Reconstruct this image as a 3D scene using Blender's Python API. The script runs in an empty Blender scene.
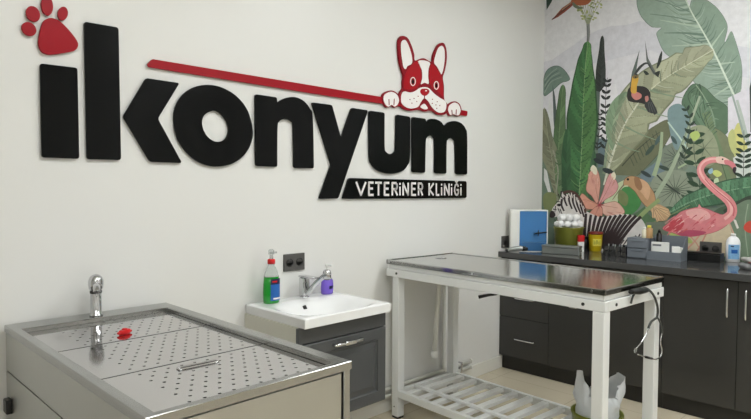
import bpy, bmesh, math, random
from mathutils import Vector, Matrix
from mathutils.geometry import tessellate_polygon
random.seed(7)
sc = bpy.context.scene
COL = sc.collection
PI = math.pi

# ------------------------------------------------------------------ camera
FPX, PITCH, YAW, ROLL = 582.07, 0.0364828, 0.7853911, 0.0052491
CAM = Vector((-4.41226, -2.45172, 1.37))
_F = Vector((math.cos(YAW)*math.cos(PITCH), math.sin(YAW)*math.cos(PITCH), -math.sin(PITCH)))
_R0 = Vector((math.sin(YAW), -math.cos(YAW), 0)); _U0 = _R0.cross(_F)
_R = math.cos(ROLL)*_R0 + math.sin(ROLL)*_U0
_U = -math.sin(ROLL)*_R0 + math.cos(ROLL)*_U0

def at(px, py, axis, val):
    """point of the plane axis=val that was measured at this place of the photograph"""
    r = _F*FPX + _R*(px-375.5) - _U*(py-209.5)
    return CAM + r*((val-CAM[axis])/r[axis])

cd = bpy.data.cameras.new('camera'); cam = bpy.data.objects.new('camera', cd); COL.objects.link(cam)
cd.sensor_width = 36; cd.lens = 36*FPX/751; cd.clip_start = .02
M4 = Matrix((( _R.x, _U.x, -_F.x, CAM.x), (_R.y, _U.y, -_F.y, CAM.y), (_R.z, _U.z, -_F.z, CAM.z), (0, 0, 0, 1)))
cam.matrix_world = M4
sc.camera = cam

# ------------------------------------------------------------------ materials
def lin(c):
    return tuple(((v/255)/12.92 if v/255 <= .04045 else ((v/255+.055)/1.055)**2.4) for v in c)

MATS = {}
def mat(name, rgb, rough=.5, metal=0., noise=0., nscale=8., bump=0., bscale=60., stretch=None,
        coat=0., trans=0., alpha=1., emit=0., ior=1.45, spec=.5, rnoise=0.):
    if name in MATS: return MATS[name]
    m = bpy.data.materials.new(name); m.use_nodes = True; MATS[name] = m
    nt = m.node_tree; b = nt.nodes['Principled BSDF']
    c = lin(rgb)+(1,)
    b.inputs['Base Color'].default_value = c
    b.inputs['Roughness'].default_value = rough
    b.inputs['Metallic'].default_value = metal
    b.inputs['IOR'].default_value = ior
    b.inputs['Coat Weight'].default_value = coat
    b.inputs['Coat Roughness'].default_value = .05
    b.inputs['Transmission Weight'].default_value = trans
    b.inputs['Alpha'].default_value = alpha
    b.inputs['Specular IOR Level'].default_value = spec
    if emit:
        b.inputs['Emission Color'].default_value = c; b.inputs['Emission Strength'].default_value = emit
    tc = nt.nodes.new('ShaderNodeTexCoord'); mp = nt.nodes.new('ShaderNodeMapping')
    nt.links.new(tc.outputs['Object'], mp.inputs[0])
    if stretch: mp.inputs['Scale'].default_value = stretch
    n = nt.nodes.new('ShaderNodeTexNoise'); n.inputs['Scale'].default_value = nscale; n.inputs['Detail'].default_value = 5
    nt.links.new(mp.outputs[0], n.inputs['Vector'])
    k = noise or .02
    cr = nt.nodes.new('ShaderNodeMix'); cr.data_type = 'RGBA'
    cr.inputs[6].default_value = tuple(v*(1-k) for v in c[:3])+(1,)
    cr.inputs[7].default_value = tuple(min(1, v*(1+k)) for v in c[:3])+(1,)
    nt.links.new(n.outputs['Fac'], cr.inputs[0]); nt.links.new(cr.outputs[2], b.inputs['Base Color'])
    if rnoise:
        mr = nt.nodes.new('ShaderNodeMapRange'); mr.inputs[3].default_value = max(.02, rough-rnoise); mr.inputs[4].default_value = rough+rnoise
        nt.links.new(n.outputs['Fac'], mr.inputs[0]); nt.links.new(mr.outputs[0], b.inputs['Roughness'])
    if bump:
        n2 = nt.nodes.new('ShaderNodeTexNoise'); n2.inputs['Scale'].default_value = bscale; n2.inputs['Detail'].default_value = 4
        nt.links.new(mp.outputs[0], n2.inputs['Vector'])
        bp = nt.nodes.new('ShaderNodeBump'); bp.inputs['Strength'].default_value = bump; bp.inputs['Distance'].default_value = .002
        nt.links.new(n2.outputs['Fac'], bp.inputs['Height']); nt.links.new(bp.outputs[0], b.inputs['Normal'])
    return m

WALL   = mat('wall_paint', (226, 225, 222), .38, noise=.015, nscale=2.5, bump=.06, bscale=220)
WALL2  = mat('wall_paint_right', (214, 212, 212), .7, noise=.02, bump=.05, bscale=200)
CEIL   = mat('ceiling_paint', (235, 235, 232), .8)
BASEB  = mat('baseboard_white', (226, 224, 216), .35)
BLACK  = mat('gloss_black_acrylic', (4, 5, 5), .2, noise=.05, spec=.2)
RED    = mat('red_acrylic', (156, 8, 26), .35, noise=.04, spec=.25)
SIGNW  = mat('white_vinyl', (238, 234, 232), .4)
SIGNR  = mat('dark_red_print', (134, 12, 28), .4, spec=.25)
STEEL  = mat('stainless_steel', (164, 164, 162), .2, 1., noise=.06, nscale=3, bump=.02, bscale=160, rnoise=.05)
STEELT = mat('stainless_sheet', (196, 194, 194), .10, 1., noise=.03, nscale=2, bump=.008, bscale=60, rnoise=.04)
STEELB = mat('brushed_steel_panel', (184, 184, 180), .36, 1., noise=.04, nscale=3, bump=.12, bscale=90, stretch=(1, 1, .05), rnoise=.05)
STEELD = mat('polished_table_top', (184, 184, 182), .13, 1., noise=.05, nscale=3, bump=.03, bscale=25, rnoise=.05)
CHROME = mat('chrome', (200, 200, 202), .08, 1.)
DARKG  = mat('dark_gap', (26, 26, 25), .6)
DARKIN = mat('basin_inside', (60, 60, 60), .4, .6)
WFRAME = mat('white_powder_coat', (230, 231, 230), .32, noise=.02, bump=.05, bscale=200)
CERAM  = mat('white_ceramic', (240, 240, 240), .08, coat=.5)
CREAM  = mat('cream_side_panel', (216, 213, 200), .45)
GREYD  = mat('dark_grey_lacquer', (76, 77, 78), .32, noise=.03)
CABD   = mat('anthracite_gloss_panel', (58, 57, 55), .2, noise=.04, nscale=4, bump=.02, bscale=30)
PLINTH = mat('dark_plinth', (38, 37, 35), .4)
STONE  = mat('dark_stone_worktop', (70, 70, 70), .12, noise=.18, nscale=160, coat=.2)
BLKPL  = mat('black_plastic', (20, 20, 20), .35)
SOCK   = mat('socket_frame', (86, 84, 82), .25)
BLKSAT = mat('socket_graphite', (62, 61, 60), .25)
WPL    = mat('white_plastic', (232, 232, 228), .35)
PIPE   = mat('white_pipe', (222, 221, 214), .35)
REDPL  = mat('red_plastic', (200, 20, 24), .3)
GREEN  = mat('green_liquid', (22, 150, 42), .12, noise=.05, coat=.5)
PURPLE = mat('purple_liquid', (120, 92, 206), .12, noise=.05, coat=.5)
CLEAR  = mat('clear_plastic', (226, 230, 228), .1, trans=.85, ior=1.15)
BLUEL  = mat('blue_label', (32, 96, 172), .35, noise=.25, nscale=60)
NAVY   = mat('navy_label', (22, 26, 66), .35)
BLUEPN = mat('blue_acrylic', (116, 178, 232), .12, trans=.62, ior=1.02)
BLUED  = mat('dark_blue_plastic', (52, 102, 150), .3)
OLIVE  = mat('olive_plastic', (138, 142, 60), .35)
OLIVED = mat('dark_olive_plastic', (112, 118, 40), .35)
YELL   = mat('yellow_plastic', (196, 170, 20), .3, noise=.05)
YPALE  = mat('yellow_label', (228, 216, 90), .4)
DKRED  = mat('dark_red_plastic', (112, 34, 22), .35)
COTTON = mat('cotton_wool', (240, 240, 240), .95, bump=.8, bscale=120)
METBOX = mat('brushed_metal_box', (150, 154, 152), .3, .7)
ORGZ   = mat('grey_plastic_tray', (112, 118, 126), .45)
TAN    = mat('kraft_brown_label', (178, 142, 98), .5)
BAG    = mat('translucent_bag', (222, 226, 230), .35, noise=.05, bump=.6, bscale=26, alpha=.8)
RUBBER = mat('grey_rubber_tube', (62, 64, 62), .45)
LBLUE  = mat('pale_blue_label', (130, 176, 216), .4, noise=.3, nscale=70)
WIRE   = mat('dark_wire', (34, 34, 36), .35, .3)
INK    = mat('grey_ink', (120, 122, 126), .5)
LAMP   = mat('led_diffuser', (243, 247, 247), .5, emit=16.)
ALU    = mat('lamp_frame_white', (230, 230, 230), .4)

def floor_mat():
    m = bpy.data.materials.new('beige_floor_tile'); m.use_nodes = True; nt = m.node_tree; b = nt.nodes['Principled BSDF']
    tc = nt.nodes.new('ShaderNodeTexCoord')
    n = nt.nodes.new('ShaderNodeTexNoise'); n.inputs['Scale'].default_value = 3; n.inputs['Detail'].default_value = 6
    nt.links.new(tc.outputs['Object'], n.inputs['Vector'])
    mx = nt.nodes.new('ShaderNodeMix'); mx.data_type = 'RGBA'
    mx.inputs[6].default_value = lin((204, 192, 168))+(1,); mx.inputs[7].default_value = lin((214, 204, 182))+(1,)
    nt.links.new(n.outputs['Fac'], mx.inputs[0])
    br = nt.nodes.new('ShaderNodeTexBrick'); br.inputs['Scale'].default_value = 1; br.offset = 0
    br.inputs['Mortar Size'].default_value = .0025; br.inputs['Brick Width'].default_value = .6; br.inputs['Row Height'].default_value = .6
    br.inputs['Mortar'].default_value = lin((182, 170, 148))+(1,)
    mp = nt.nodes.new('ShaderNodeMapping'); mp.inputs['Location'].default_value = (.17, .12, 0)
    nt.links.new(tc.outputs['Object'], mp.inputs[0]); nt.links.new(mp.outputs[0], br.inputs['Vector'])
    nt.links.new(mx.outputs[2], br.inputs['Color1']); nt.links.new(mx.outputs[2], br.inputs['Color2'])
    nt.links.new(br.outputs['Color'], b.inputs['Base Color']); b.inputs['Roughness'].default_value = .14
    return m
FLOOR = floor_mat()

# ------------------------------------------------------------------ object helpers
def tag(o, label, cat, group=None, kind=None):
    if label: o['label'] = label
    if cat: o['category'] = cat
    if group: o['group'] = group
    if kind: o['kind'] = kind
    return o

def thing(name, label, cat, loc=(0, 0, 0), rz=0, group=None):
    o = bpy.data.objects.new(name, None); COL.objects.link(o); o.empty_display_size = .05
    o.location = loc; o.rotation_euler = (0, 0, rz)
    return tag(o, label, cat, group)

def link(name, me, m, parent=None, label=None, smooth=None):
    o = bpy.data.objects.new(name, me); COL.objects.link(o)
    if m is not None:
        for x in (m if isinstance(m, (list, tuple)) else [m]): me.materials.append(x)
    if parent is not None: o.parent = parent
    if label: o['label'] = label
    return o

class MB:
    """collects shapes into one mesh"""
    def __init__(s): s.bm = bmesh.new()
    def _x(s, vs, M):
        if M is not None: bmesh.ops.transform(s.bm, matrix=M, verts=vs)
    def box(s, x0, x1, y0, y1, z0, z1, bev=0., seg=2, M=None, mi=0):
        g = bmesh.ops.create_cube(s.bm, size=1)
        vs = g['verts']
        bmesh.ops.transform(s.bm, matrix=Matrix.Translation(((x0+x1)/2, (y0+y1)/2, (z0+z1)/2)) @ Matrix.Diagonal((abs(x1-x0), abs(y1-y0), abs(z1-z0), 1)), verts=vs)
        fs = list({f for v in vs for f in v.link_faces})
        for f in fs: f.material_index = mi
        if bev > 0:
            es = list({e for v in vs for e in v.link_edges})
            r = bmesh.ops.bevel(s.bm, geom=es, offset=bev, segments=seg, affect='EDGES', profile=.5)
            vs = list({v for f in r['faces'] for v in f.verts} | {v for v in vs if v.is_valid})
            for f in r['faces']: f.smooth = True; f.material_index = mi
        s._x(vs, M); return s
    def lathe(s, prof, n=28, c=(0, 0, 0), M=None, mi=0, sy=1., cap=True):
        rings = []
        for r, z in prof:
            rings.append([s.bm.verts.new((c[0]+r*math.cos(2*PI*i/n), c[1]+sy*r*math.sin(2*PI*i/n), c[2]+z)) for i in range(n)])
        for a, b in zip(rings, rings[1:]):
            for i in range(n):
                f = s.bm.faces.new((a[i], a[(i+1) % n], b[(i+1) % n], b[i])); f.smooth = True; f.material_index = mi
        if cap:
            for rg, fl in ((rings[0], True), (rings[-1], False)):
                f = s.bm.faces.new(rg[::-1] if fl else rg); f.material_index = mi
        s._x([v for r in rings for v in r], M); return s
    def cyl(s, a, b, r, r2=None, n=16, mi=0, bev=0):
        a = Vector(a); b = Vector(b); d = b-a; L = d.length
        q = d.to_track_quat('Z', 'Y').to_matrix().to_4x4()
        r2 = r if r2 is None else r2
        prof = [(r, 0), (r2, L)] if not bev else [(r-bev, 0), (r, bev), (r2, L-bev), (r2-bev, L)]
        return s.lathe(prof, n, M=Matrix.Translation(a) @ q, mi=mi)
    def tube(s, pts, r, n=10, mi=0, taper=None):
        P = [Vector(p) for p in pts]; rings = []; up = None
        for i, p in enumerate(P):
            t = (P[min(i+1, len(P)-1)]-P[max(i-1, 0)]).normalized()
            if up is None: up = t.orthogonal().normalized()
            up = (up - t*up.dot(t)).normalized(); w = t.cross(up)
            rr = r if taper is None else r*taper(i/(len(P)-1))
            rings.append([s.bm.verts.new(p + up*rr*math.cos(2*PI*k/n) + w*rr*math.sin(2*PI*k/n)) for k in range(n)])
        for a, b in zip(rings, rings[1:]):
            for i in range(n):
                f = s.bm.faces.new((a[i], a[(i+1) % n], b[(i+1) % n], b[i])); f.smooth = True; f.material_index = mi
        f = s.bm.faces.new(rings[0][::-1]); f.material_index = mi
        f = s.bm.faces.new(rings[-1]); f.material_index = mi
        return s
    def sphere(s, c, r, sc_=(1, 1, 1), n=20, mi=0):
        g = bmesh.ops.create_uvsphere(s.bm, u_segments=n, v_segments=max(8, n//2), radius=r)
        bmesh.ops.transform(s.bm, matrix=Matrix.Translation(c) @ Matrix.Diagonal((*sc_, 1)), verts=g['verts'])
        for v in g['verts']:
            for f in v.link_faces: f.smooth = True; f.material_index = mi
        return s
    def build(s, name, m, parent=None, label=None):
        me = bpy.data.meshes.new(name); bmesh.ops.recalc_face_normals(s.bm, faces=s.bm.faces[:]); s.bm.to_mesh(me); s.bm.free()
        return link(name, me, m, parent, label)

def spline(pts, per=8):
    """smooth open curve through points"""
    P = [Vector(p) for p in pts]; out = []
    for i in range(len(P)-1):
        p0 = P[max(i-1, 0)]; p1 = P[i]; p2 = P[i+1]; p3 = P[min(i+2, len(P)-1)]
        for k in range(per):
            t = k/per
            out.append(.5*((2*p1)+(-p0+p2)*t+(2*p0-5*p1+4*p2-p3)*t*t+(-p0+3*p1-3*p2+p3)*t**3))
    out.append(P[-1]); return out

def closed(pts, per=8):
    """closed smooth curve through 2-D points"""
    n = len(pts); out = []
    for i in range(n):
        p0, p1, p2, p3 = (Vector(pts[(i+k-1) % n][:2]) for k in range(4))
        for k in range(per):
            t = k/per
            out.append(.5*((2*p1)+(-p0+p2)*t+(2*p0-5*p1+4*p2-p3)*t*t+(-p0+3*p1-3*p2+p3)*t**3))
    return out

def outline(pts, r=1.8, per=6):
    """closed outline; 2-tuples are corners (filleted by r), 3-tuples are points of smooth curves"""
    n = len(pts); out = []
    for i in range(n):
        a, b, c, d = (pts[(i+k-1) % n] for k in range(4))
        B = Vector(b[:2]); A = Vector(a[:2]); C_ = Vector(c[:2]); D = Vector(d[:2])
        if len(b) == 2:
            rr = b[2] if len(b) > 2 else r
            u = (A-B); v = (C_-B); rr = min(rr, u.length*.45, v.length*.45)
            p = B+u.normalized()*rr; q = B+v.normalized()*rr
            for k in range(5):
                t = k/4; out.append((1-t)**2*p+2*t*(1-t)*B+t*t*q)
        else:
            out.append(B)
        if len(b) == 3 or len(c) == 3:
            p0 = A if len(b) == 3 else B-(C_-B)*.0001
            if len(b) == 2:   # leaving a corner
                p0 = B
            p3 = D if len(c) == 3 else C_
            p1 = B; p2 = C_
            for k in range(1, per):
                t = k/per
                q = .5*((2*p1)+(-p0+p2)*t+(2*p0-5*p1+4*p2-p3)*t*t+(-p0+3*p1-3*p2+p3)*t**3)
                if len(b) == 2 and t*(p2-p1).length < r*.9: continue
                if len(c) == 2 and (1-t)*(p2-p1).length < r*.9: continue
                out.append(q)
    return out

def ell(cx, cy, rx, ry, rot=0, n=28):
    c, s_ = math.cos(math.radians(rot)), math.sin(math.radians(rot))
    return [Vector((cx+rx*math.cos(2*PI*i/n)*c-ry*math.sin(2*PI*i/n)*s_, cy+rx*math.cos(2*PI*i/n)*s_+ry*math.sin(2*PI*i/n)*c)) for i in range(n)]

def fillcurve(outs, ext, bevel=0.):
    """mesh of a flat outline (first outline and its holes) extruded by +-ext"""
    cu = bpy.data.curves.new('tmp', 'CURVE'); cu.dimensions = '2D'; cu.fill_mode = 'BOTH'; cu.extrude = ext
    if bevel: cu.bevel_depth = bevel; cu.bevel_resolution = 1; cu.offset = -bevel; cu.extrude = ext-bevel
    for o in outs:
        sp = cu.splines.new('POLY'); sp.points.add(len(o)-1)
        for p, q in zip(sp.points, o): p.co = (q[0], q[1], 0, 1)
        sp.use_cyclic_u = True
    ob = bpy.data.objects.new('tmp', cu); COL.objects.link(ob)
    dg = bpy.context.evaluated_depsgraph_get()
    me = bpy.data.meshes.new_from_object(ob.evaluated_get(dg))
    bpy.data.objects.remove(ob); bpy.data.curves.remove(cu)
    return me

# ------------------------------------------------------------------ setting
RX, RY, RH = -6.4, -5.2, 3.1
def struct(name, mb, m): o = mb.build(name, m); o['kind'] = 'structure'; return o
struct('floor', MB().box(RX, 0, RY, 0, -.1, 0), FLOOR)
struct('ceiling', MB().box(RX, 0, RY, 0, RH, RH+.1), CEIL)
struct('wall_left', MB().box(RX-.1, .1, 0, .1, -.1, RH+.1), WALL)
struct('wall_right', MB().box(0, .1, RY, 0, -.1, RH+.1), WALL2)
struct('wall_back', MB().box(RX-.1, .1, RY-.1, RY, -.1, RH+.1), WALL)
struct('wall_side', MB().box(RX-.1, RX, RY, 0, -.1, RH+.1), WALL)
struct('baseboard_left', MB().box(RX, -.585, -.014, 0, 0, .095, .004), BASEB)
struct('baseboard_back', MB().box(RX, 0, RY, RY+.014, 0, .095, .004), BASEB)
struct('baseboard_side', MB().box(RX, RX+.014, RY+.014, -.014, 0, .095, .004), BASEB)

for i, (x, y, w) in enumerate([(-1.35, -1.75, 'ceiling panel above the worktop side of the room'), (-1.35, -3.9, 'ceiling panel in the far corner behind the viewer'),
                               (-3.3, -1.95, 'ceiling panel over the middle of the treatment room'), (-5.1, -3.9, 'ceiling panel behind the viewer on the tub side')]):
    t = thing('ceiling_light', 'square flush LED '+w, 'ceiling light', (x, y, RH-.03), 0, 'LED ceiling panels')
    MB().box(-.32, .32, -.32, -.3, 0, .03).box(-.32, .32, .3, .32, 0, .03).box(-.32, -.3, -.3, .3, 0, .03).box(.3, .32, -.3, .3, 0, .03).build('frame', ALU, t)
    MB().box(-.3, .3, -.3, .3, .004, .028).build('diffuser', LAMP, t)

# ------------------------------------------------------------------ wall sign
sign = thing('wall_sign', 'large black and red clinic logo of raised letters on the white wall', 'sign', (-3.0, 0, 1.6))
SO = Vector((-3.0, 0, 1.6))
def wp(q, y):   # photograph point -> sign coordinates on the wall
    p = at(q[0], q[1], 1, y)-SO; return Vector((p.x, p.z))
def sign_part(name, outs, y0, y1, m, parent, label=None, bevel=.0012):
    me = fillcurve([[wp(q, -y1) for q in o] for o in outs], (y1-y0)/2, bevel)
    mid = -(y0+y1)/2
    for v in me.vertices: v.co = (v.co.x, mid-v.co.z, v.co.y)
    me.update()
    me.materials.clear()
    return link(name, me, m, parent, label)
LT = (.004, .016)
def letter(pts, label, holes=(), r=2.0):
    return sign_part('letter', [outline(pts, r)]+[outline(h, r) for h in holes], *LT, BLACK, sign, label)
letter([(40.1, 63.3), (77.6, 67.8), (79.4, 158.9), (41.9, 157.4)], 'black letter i stem', r=3)
letter([(84.2, 21.5), (118.7, 27.4), (121.2, 160), (87.1, 159.2)], 'black upright bar of the k', r=3)
letter([(146.1, 78), (179.7, 83), (158, 118.6), (182.2, 163), (150.2, 161.8), (123.2, 116.5)], 'black arrow-shaped arms of the k', r=2.5)
def S(*p): return [(a, b, 's') for a, b in p]
letter(S((208.5, 84.8), (223, 87.8), (237, 96.5), (247.8, 110.5), (253, 130), (250.5, 145), (243, 156.5), (231, 164.2), (216, 166.6), (201.5, 163.3), (188.5, 154), (178, 139), (174, 120.5), (176, 106), (183, 94.5), (194.5, 87)),
       'black letter o', [S((213.2, 110.6), (220, 113.2), (226, 120), (228.8, 129), (226.5, 137.5), (220.5, 141.6), (213, 140.6), (206, 134.4), (202.3, 124.5), (204.2, 115.5))])
letter([(255.4, 94.1), (277, 97.3), (277.5, 103)]+S((281, 100), (288, 97.4), (296, 97.2), (304, 101), (310, 108.5), (313, 118))+[(314, 168.4), (294.1, 167.9)]+S((293.6, 128), (291.5, 121.5), (285, 119), (279.5, 121.5), (277.7, 128))+[(277.4, 166.9), (255.9, 165.9)], 'black letter n')
letter([(311.8, 102.3), (332.2, 104.9), (341.3, 137.8), (351.6, 107.7), (368.3, 110.3), (338.4, 198.5), (319.2, 198.9), (331.3, 164.7)], 'black letter y')
letter([(369.3, 110.5), (384.8, 112.6)]+S((384.8, 146), (386.3, 151.8), (390.2, 153.9), (394.3, 152), (395.9, 146.5))+[(396.4, 114.4), (410.4, 116.7)]+S((410.2, 156), (407.8, 165), (402, 171.4), (390.5, 173.8), (379, 171.2), (372, 164.5), (369.6, 154.5)), 'black letter u')
letter([(412.2, 116.8), (425.9, 118.7), (426.4, 122)]+S((430, 119), (436, 119.2), (441.2, 121.8), (444.4, 125.3), (448.5, 122.2), (455, 121), (461.5, 123.2), (465.8, 128.8), (467.3, 137))+[(467.3, 174.7), (455.9, 174.3)]+S((455.5, 145), (454, 139.8), (450.9, 138.1), (447.8, 139.8), (446.8, 145))+[(446.5, 173.8), (434.9, 173.3)]+S((435, 143), (433.6, 137.6), (430.4, 135.6), (427, 137.6), (425.9, 143))+[(425.3, 172.9), (412.4, 172.3)], 'black letter m')
sign_part('underline_bar', [outline([(152.6, 59.0), (330, 88.3), (467.7, 111), (467.3, 116), (330, 96.2), (149.5, 67.2), (147.2, 64.3)], 1.2)], *LT, RED, sign, 'long slanting red bar')
sign_part('banner', [outline([(348.9, 178), (466.8, 181.1), (466.8, 198), (342.4, 199)], 2)], *LT, BLACK, sign, 'black banner under the letters')
banner = [o for o in sign.children if o.name.startswith('banner')][0]

# banner lettering: strokes drawn in unit boxes
GL = {
 'V': [[(0, 1), (.5, 0), (1, 1)]],
 'E': [[(1, 1), (0, 1), (0, 0), (1, 0)], [(0, .52), (.85, .52)]],
 'T': [[(0, 1), (1, 1)], [(.5, 1), (.5, 0)]],
 'R': [[(0, 0), (0, 1), (.7, 1), (.95, .88), (1, .74), (.93, .58), (.7, .48), (0, .48)], [(.5, .48), (1, 0)]],
 'i': [[(.5, 0), (.5, .66)], [(.5, .90), (.5, .98)]],
 'N': [[(0, 0), (0, 1), (1, 0), (1, 1)]],
 'K': [[(0, 0), (0, 1)], [(1, 1), (.08, .47), (1, 0)]],
 'L': [[(0, 1), (0, 0), (1, 0)]],
 'G': [[(.95, .80), (.75, .97), (.5, 1), (.2, .9), (0, .62), (0, .36), (.2, .08), (.5, 0), (.8, .04), (1, .2), (1, .47), (.6, .47)], [(.2, 1.30), (.5, 1.18), (.8, 1.30)]],
}
def text_mesh(runs, top, bot, w, y0, y1):
    bm = bmesh.new()
    for ch, xa, xb in runs:
        wa = min(w/2, (xb-xa)*.5)
        for st in GL[ch]:
            pts = []
            for u, v in st:
                X = xa+wa+(xb-xa-2*wa)*u
                tt = (X-355)/(462-355); T = top[0]+(top[1]-top[0])*tt+.7; B = bot[0]+(bot[1]-bot[0])*tt-.7
                pts.append(wp((X, B+(T-B)*v), -y1))
            hw = .0068 if ch != 'i' else .0064
            for a, b in zip(pts, pts[1:]):
                d = (b-a).normalized(); nrm = Vector((-d.y, d.x))*hw; e = d*hw*.5
                q = [a-e+nrm, a-e-nrm, b+e-nrm, b+e+nrm]
                top_ = [bm.verts.new((p.x, -y1, p.y)) for p in q]; bt = [bm.verts.new((p.x, -y0, p.y)) for p in q]
                bm.faces.new(top_)
                for i in range(4): bm.faces.new((top_[i], bt[i], bt[(i+1) % 4], top_[(i+1) % 4]))
    bmesh.ops.recalc_face_normals(bm, faces=bm.faces[:])
    me = bpy.data.meshes.new('lettering'); bm.to_mesh(me); bm.free(); return me
k = 5.563
RUN = [('V', 86, 148), ('E', 156, 190), ('T', 193, 236), ('E', 243, 277), ('R', 286, 324), ('i', 327, 341), ('N', 346, 385), ('E', 394, 426), ('R', 432, 464),
       ('K', 491, 525), ('L', 531, 556), ('i', 559, 572), ('N', 577, 612), ('i', 614, 628), ('G', 633, 664), ('i', 667, 679)]
for c, a, b in RUN:
    link('banner_letter', text_mesh([(c, 340+a/k, 340+b/k)], (181.6, 183.6), (195.6, 195.6), 1.9, .0162, .0172), SIGNW, banner, 'white letter '+{'G': 'Ğ'}.get(c, c))

paw = sign_part('paw_pad', [outline(S((50.8, 17.9), (56.5, 19.2), (62, 22.8), (70, 31), (77, 40.5), (78.1, 46.2), (74.5, 50.6), (64, 53), (50.5, 54.6), (42, 51.8), (38.5, 43.5), (39.5, 34), (42, 24), (45.6, 19.4)))], *LT, RED, sign, 'red main pad of the paw print')
for e, w in (((29.1, 28.9, 8, 6.3, 38), 0), ((33.2, 13.8, 6.6, 8.4, -32), 0), ((47.3, 5.5, 5.9, 10, -6), 0), ((63, 13.4, 5.1, 6.9, 8), 0)):
    sign_part('paw_toe', [ell(*e)], *LT, RED, paw)

# dog head peeking over the bar
def D(x, y): return (375+x/4.66, 30+y/4.66)
def DS(*p): return [D(*q)+('s',) for q in p]
head = sign_part('dog_head', [outline(DS((128, 27), (113, 38), (108, 62), (109, 100), (115, 150), (127, 195), (133, 212), (129, 245), (129, 272), (116, 292), (113, 330), (126, 362), (160, 376), (205, 372),
        (232, 380), (262, 374), (292, 394), (324, 394), (338, 376), (337, 345), (323, 320), (322, 262), (317, 222), (326, 190), (335, 140), (334, 95), (324, 64), (308, 60), (290, 74), (272, 115), (264, 148), (226, 131), (188, 142), (183, 112), (170, 70), (152, 36)))],
        .004, .0175, SIGNR, sign, 'red bulldog face with upright ears')
RD2 = mat('dog_red_face', (164, 14, 28), .35, spec=.25)
def dp(name, outs, m, y0=.0142, y1=.0152, parent=head, label=None): return sign_part(name, outs, y0+.0035, y1+.0035, m, parent, label, 0)
dp('ear_lining', [outline(DS((130, 48), (122, 62), (122, 100), (127, 140), (133, 172), (143, 182), (152, 168), (170, 158), (174, 138), (168, 105), (156, 70), (143, 48)))], SIGNW, label='white inner ear')
dp('ear_lining', [outline(DS((308, 74), (294, 86), (281, 122), (276, 152), (290, 172), (303, 196), (310, 206), (318, 185), (325, 135), (324, 95), (317, 77)))], SIGNW, label='white inner ear')
dp('face_patch', [outline(DS((182, 152), (200, 148), (212, 175), (216, 212), (212, 240), (200, 264), (178, 276), (152, 276), (136, 272), (135, 240), (142, 205), (160, 178)))], RD2, label='bright red patch over one eye')
dp('face_patch', [outline(DS((264, 158), (280, 172), (300, 200), (312, 225), (318, 262), (318, 308), (306, 300), (284, 280), (262, 262), (254, 235), (253, 200), (256, 175)))], RD2, label='bright red patch over one eye')
dp('blaze', [outline(DS((200, 148), (225, 141), (256, 153), (250, 180), (248, 215), (250, 250), (232, 246), (214, 252), (220, 225), (218, 185)))], SIGNW, label='white blaze between the eyes')
dp('muzzle', [outline(DS((138, 286), (165, 291), (188, 284), (208, 270), (232, 266), (252, 272), (275, 295), (300, 314), (326, 330), (333, 350), (326, 378), (304, 386), (282, 376), (262, 355), (248, 332), (230, 318), (214, 336), (200, 358), (170, 366), (142, 358), (124, 340), (122, 312), (127, 294)))], SIGNW, label='white muzzle with whisker dots')
dp('chin', [outline(DS((212, 358), (226, 344), (236, 348), (246, 366), (230, 370)))], SIGNW)
dp('nose', [outline(DS((232, 273), (248, 276), (254, 288), (244, 302), (231, 307), (218, 300), (211, 288), (216, 276)))], RD2, .0154, .0165)
dp('nose_line', [[D(229, 305), D(233, 305), D(232.5, 335), D(228.5, 335)]], SIGNR, .0154, .0162)
dp('nose_highlight', [ell(*D(238, 283), .9, .7)], SIGNW, .0166, .0168)
mz = MB()
dots = [(163, 324), (182, 319), (201, 309), (172, 341), (195, 333), (268, 323), (290, 334), (267, 342), (284, 349), (302, 352), (288, 365)]
me_parts = []
for q in dots: dp('whisker_dot', [ell(*D(*q), .55, .55, n=10)], SIGNR, .0153, .0156)
for cx, cy, rx, ry in ((177, 240, 13, 21), (286, 258, 12, 20)):
    e = dp('eye', [ell(*D(cx, cy), rx/4.66, ry/4.66)], SIGNW, .0154, .0158, label='white ringed eye')
    dp('eye_red', [ell(*D(cx, cy), (rx-4)/4.66, (ry-4)/4.66)], RD2, .0159, .0161, e)
    dp('pupil', [ell(*D(cx, cy+1), (rx-7)/4.66, (ry-10)/4.66)], BLACK, .0162, .0164, e)
for pts, toes in ((((40, 322), (46, 300), (75, 288), (101, 300), (112, 325), (106, 346), (92, 357), (78, 349), (62, 357), (48, 346)), (((65, 322), (66, 350)), ((90, 320), (88, 350)))),
                  (((341, 368), (348, 350), (370, 338), (390, 348), (399, 374), (392, 396), (380, 397), (366, 392), (352, 396), (344, 384)), (((358, 372), (360, 394)), ((379, 370), (378, 394))))):
    cx = sum(p[0] for p in pts)/len(pts); cy = sum(p[1] for p in pts)/len(pts)
    big = [(cx+(p[0]-cx)*1.17, cy+(p[1]-cy)*1.17) for p in pts]
    b = sign_part('dog_paw', [outline(DS(*big))], .004, .0195, SIGNR, sign, 'white dog paw outlined in red resting on the bar')
    dp('paw_fill', [outline(DS(*pts))], SIGNW, .0163, .0168, b)
    for (a, c) in toes:
        dp('toe_line', [[D(a[0]-2, a[1]), D(a[0]+2, a[1]), D(c[0]+2, c[1]), D(c[0]-2, c[1])]], SIGNR, .0169, .0172, b)
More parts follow.
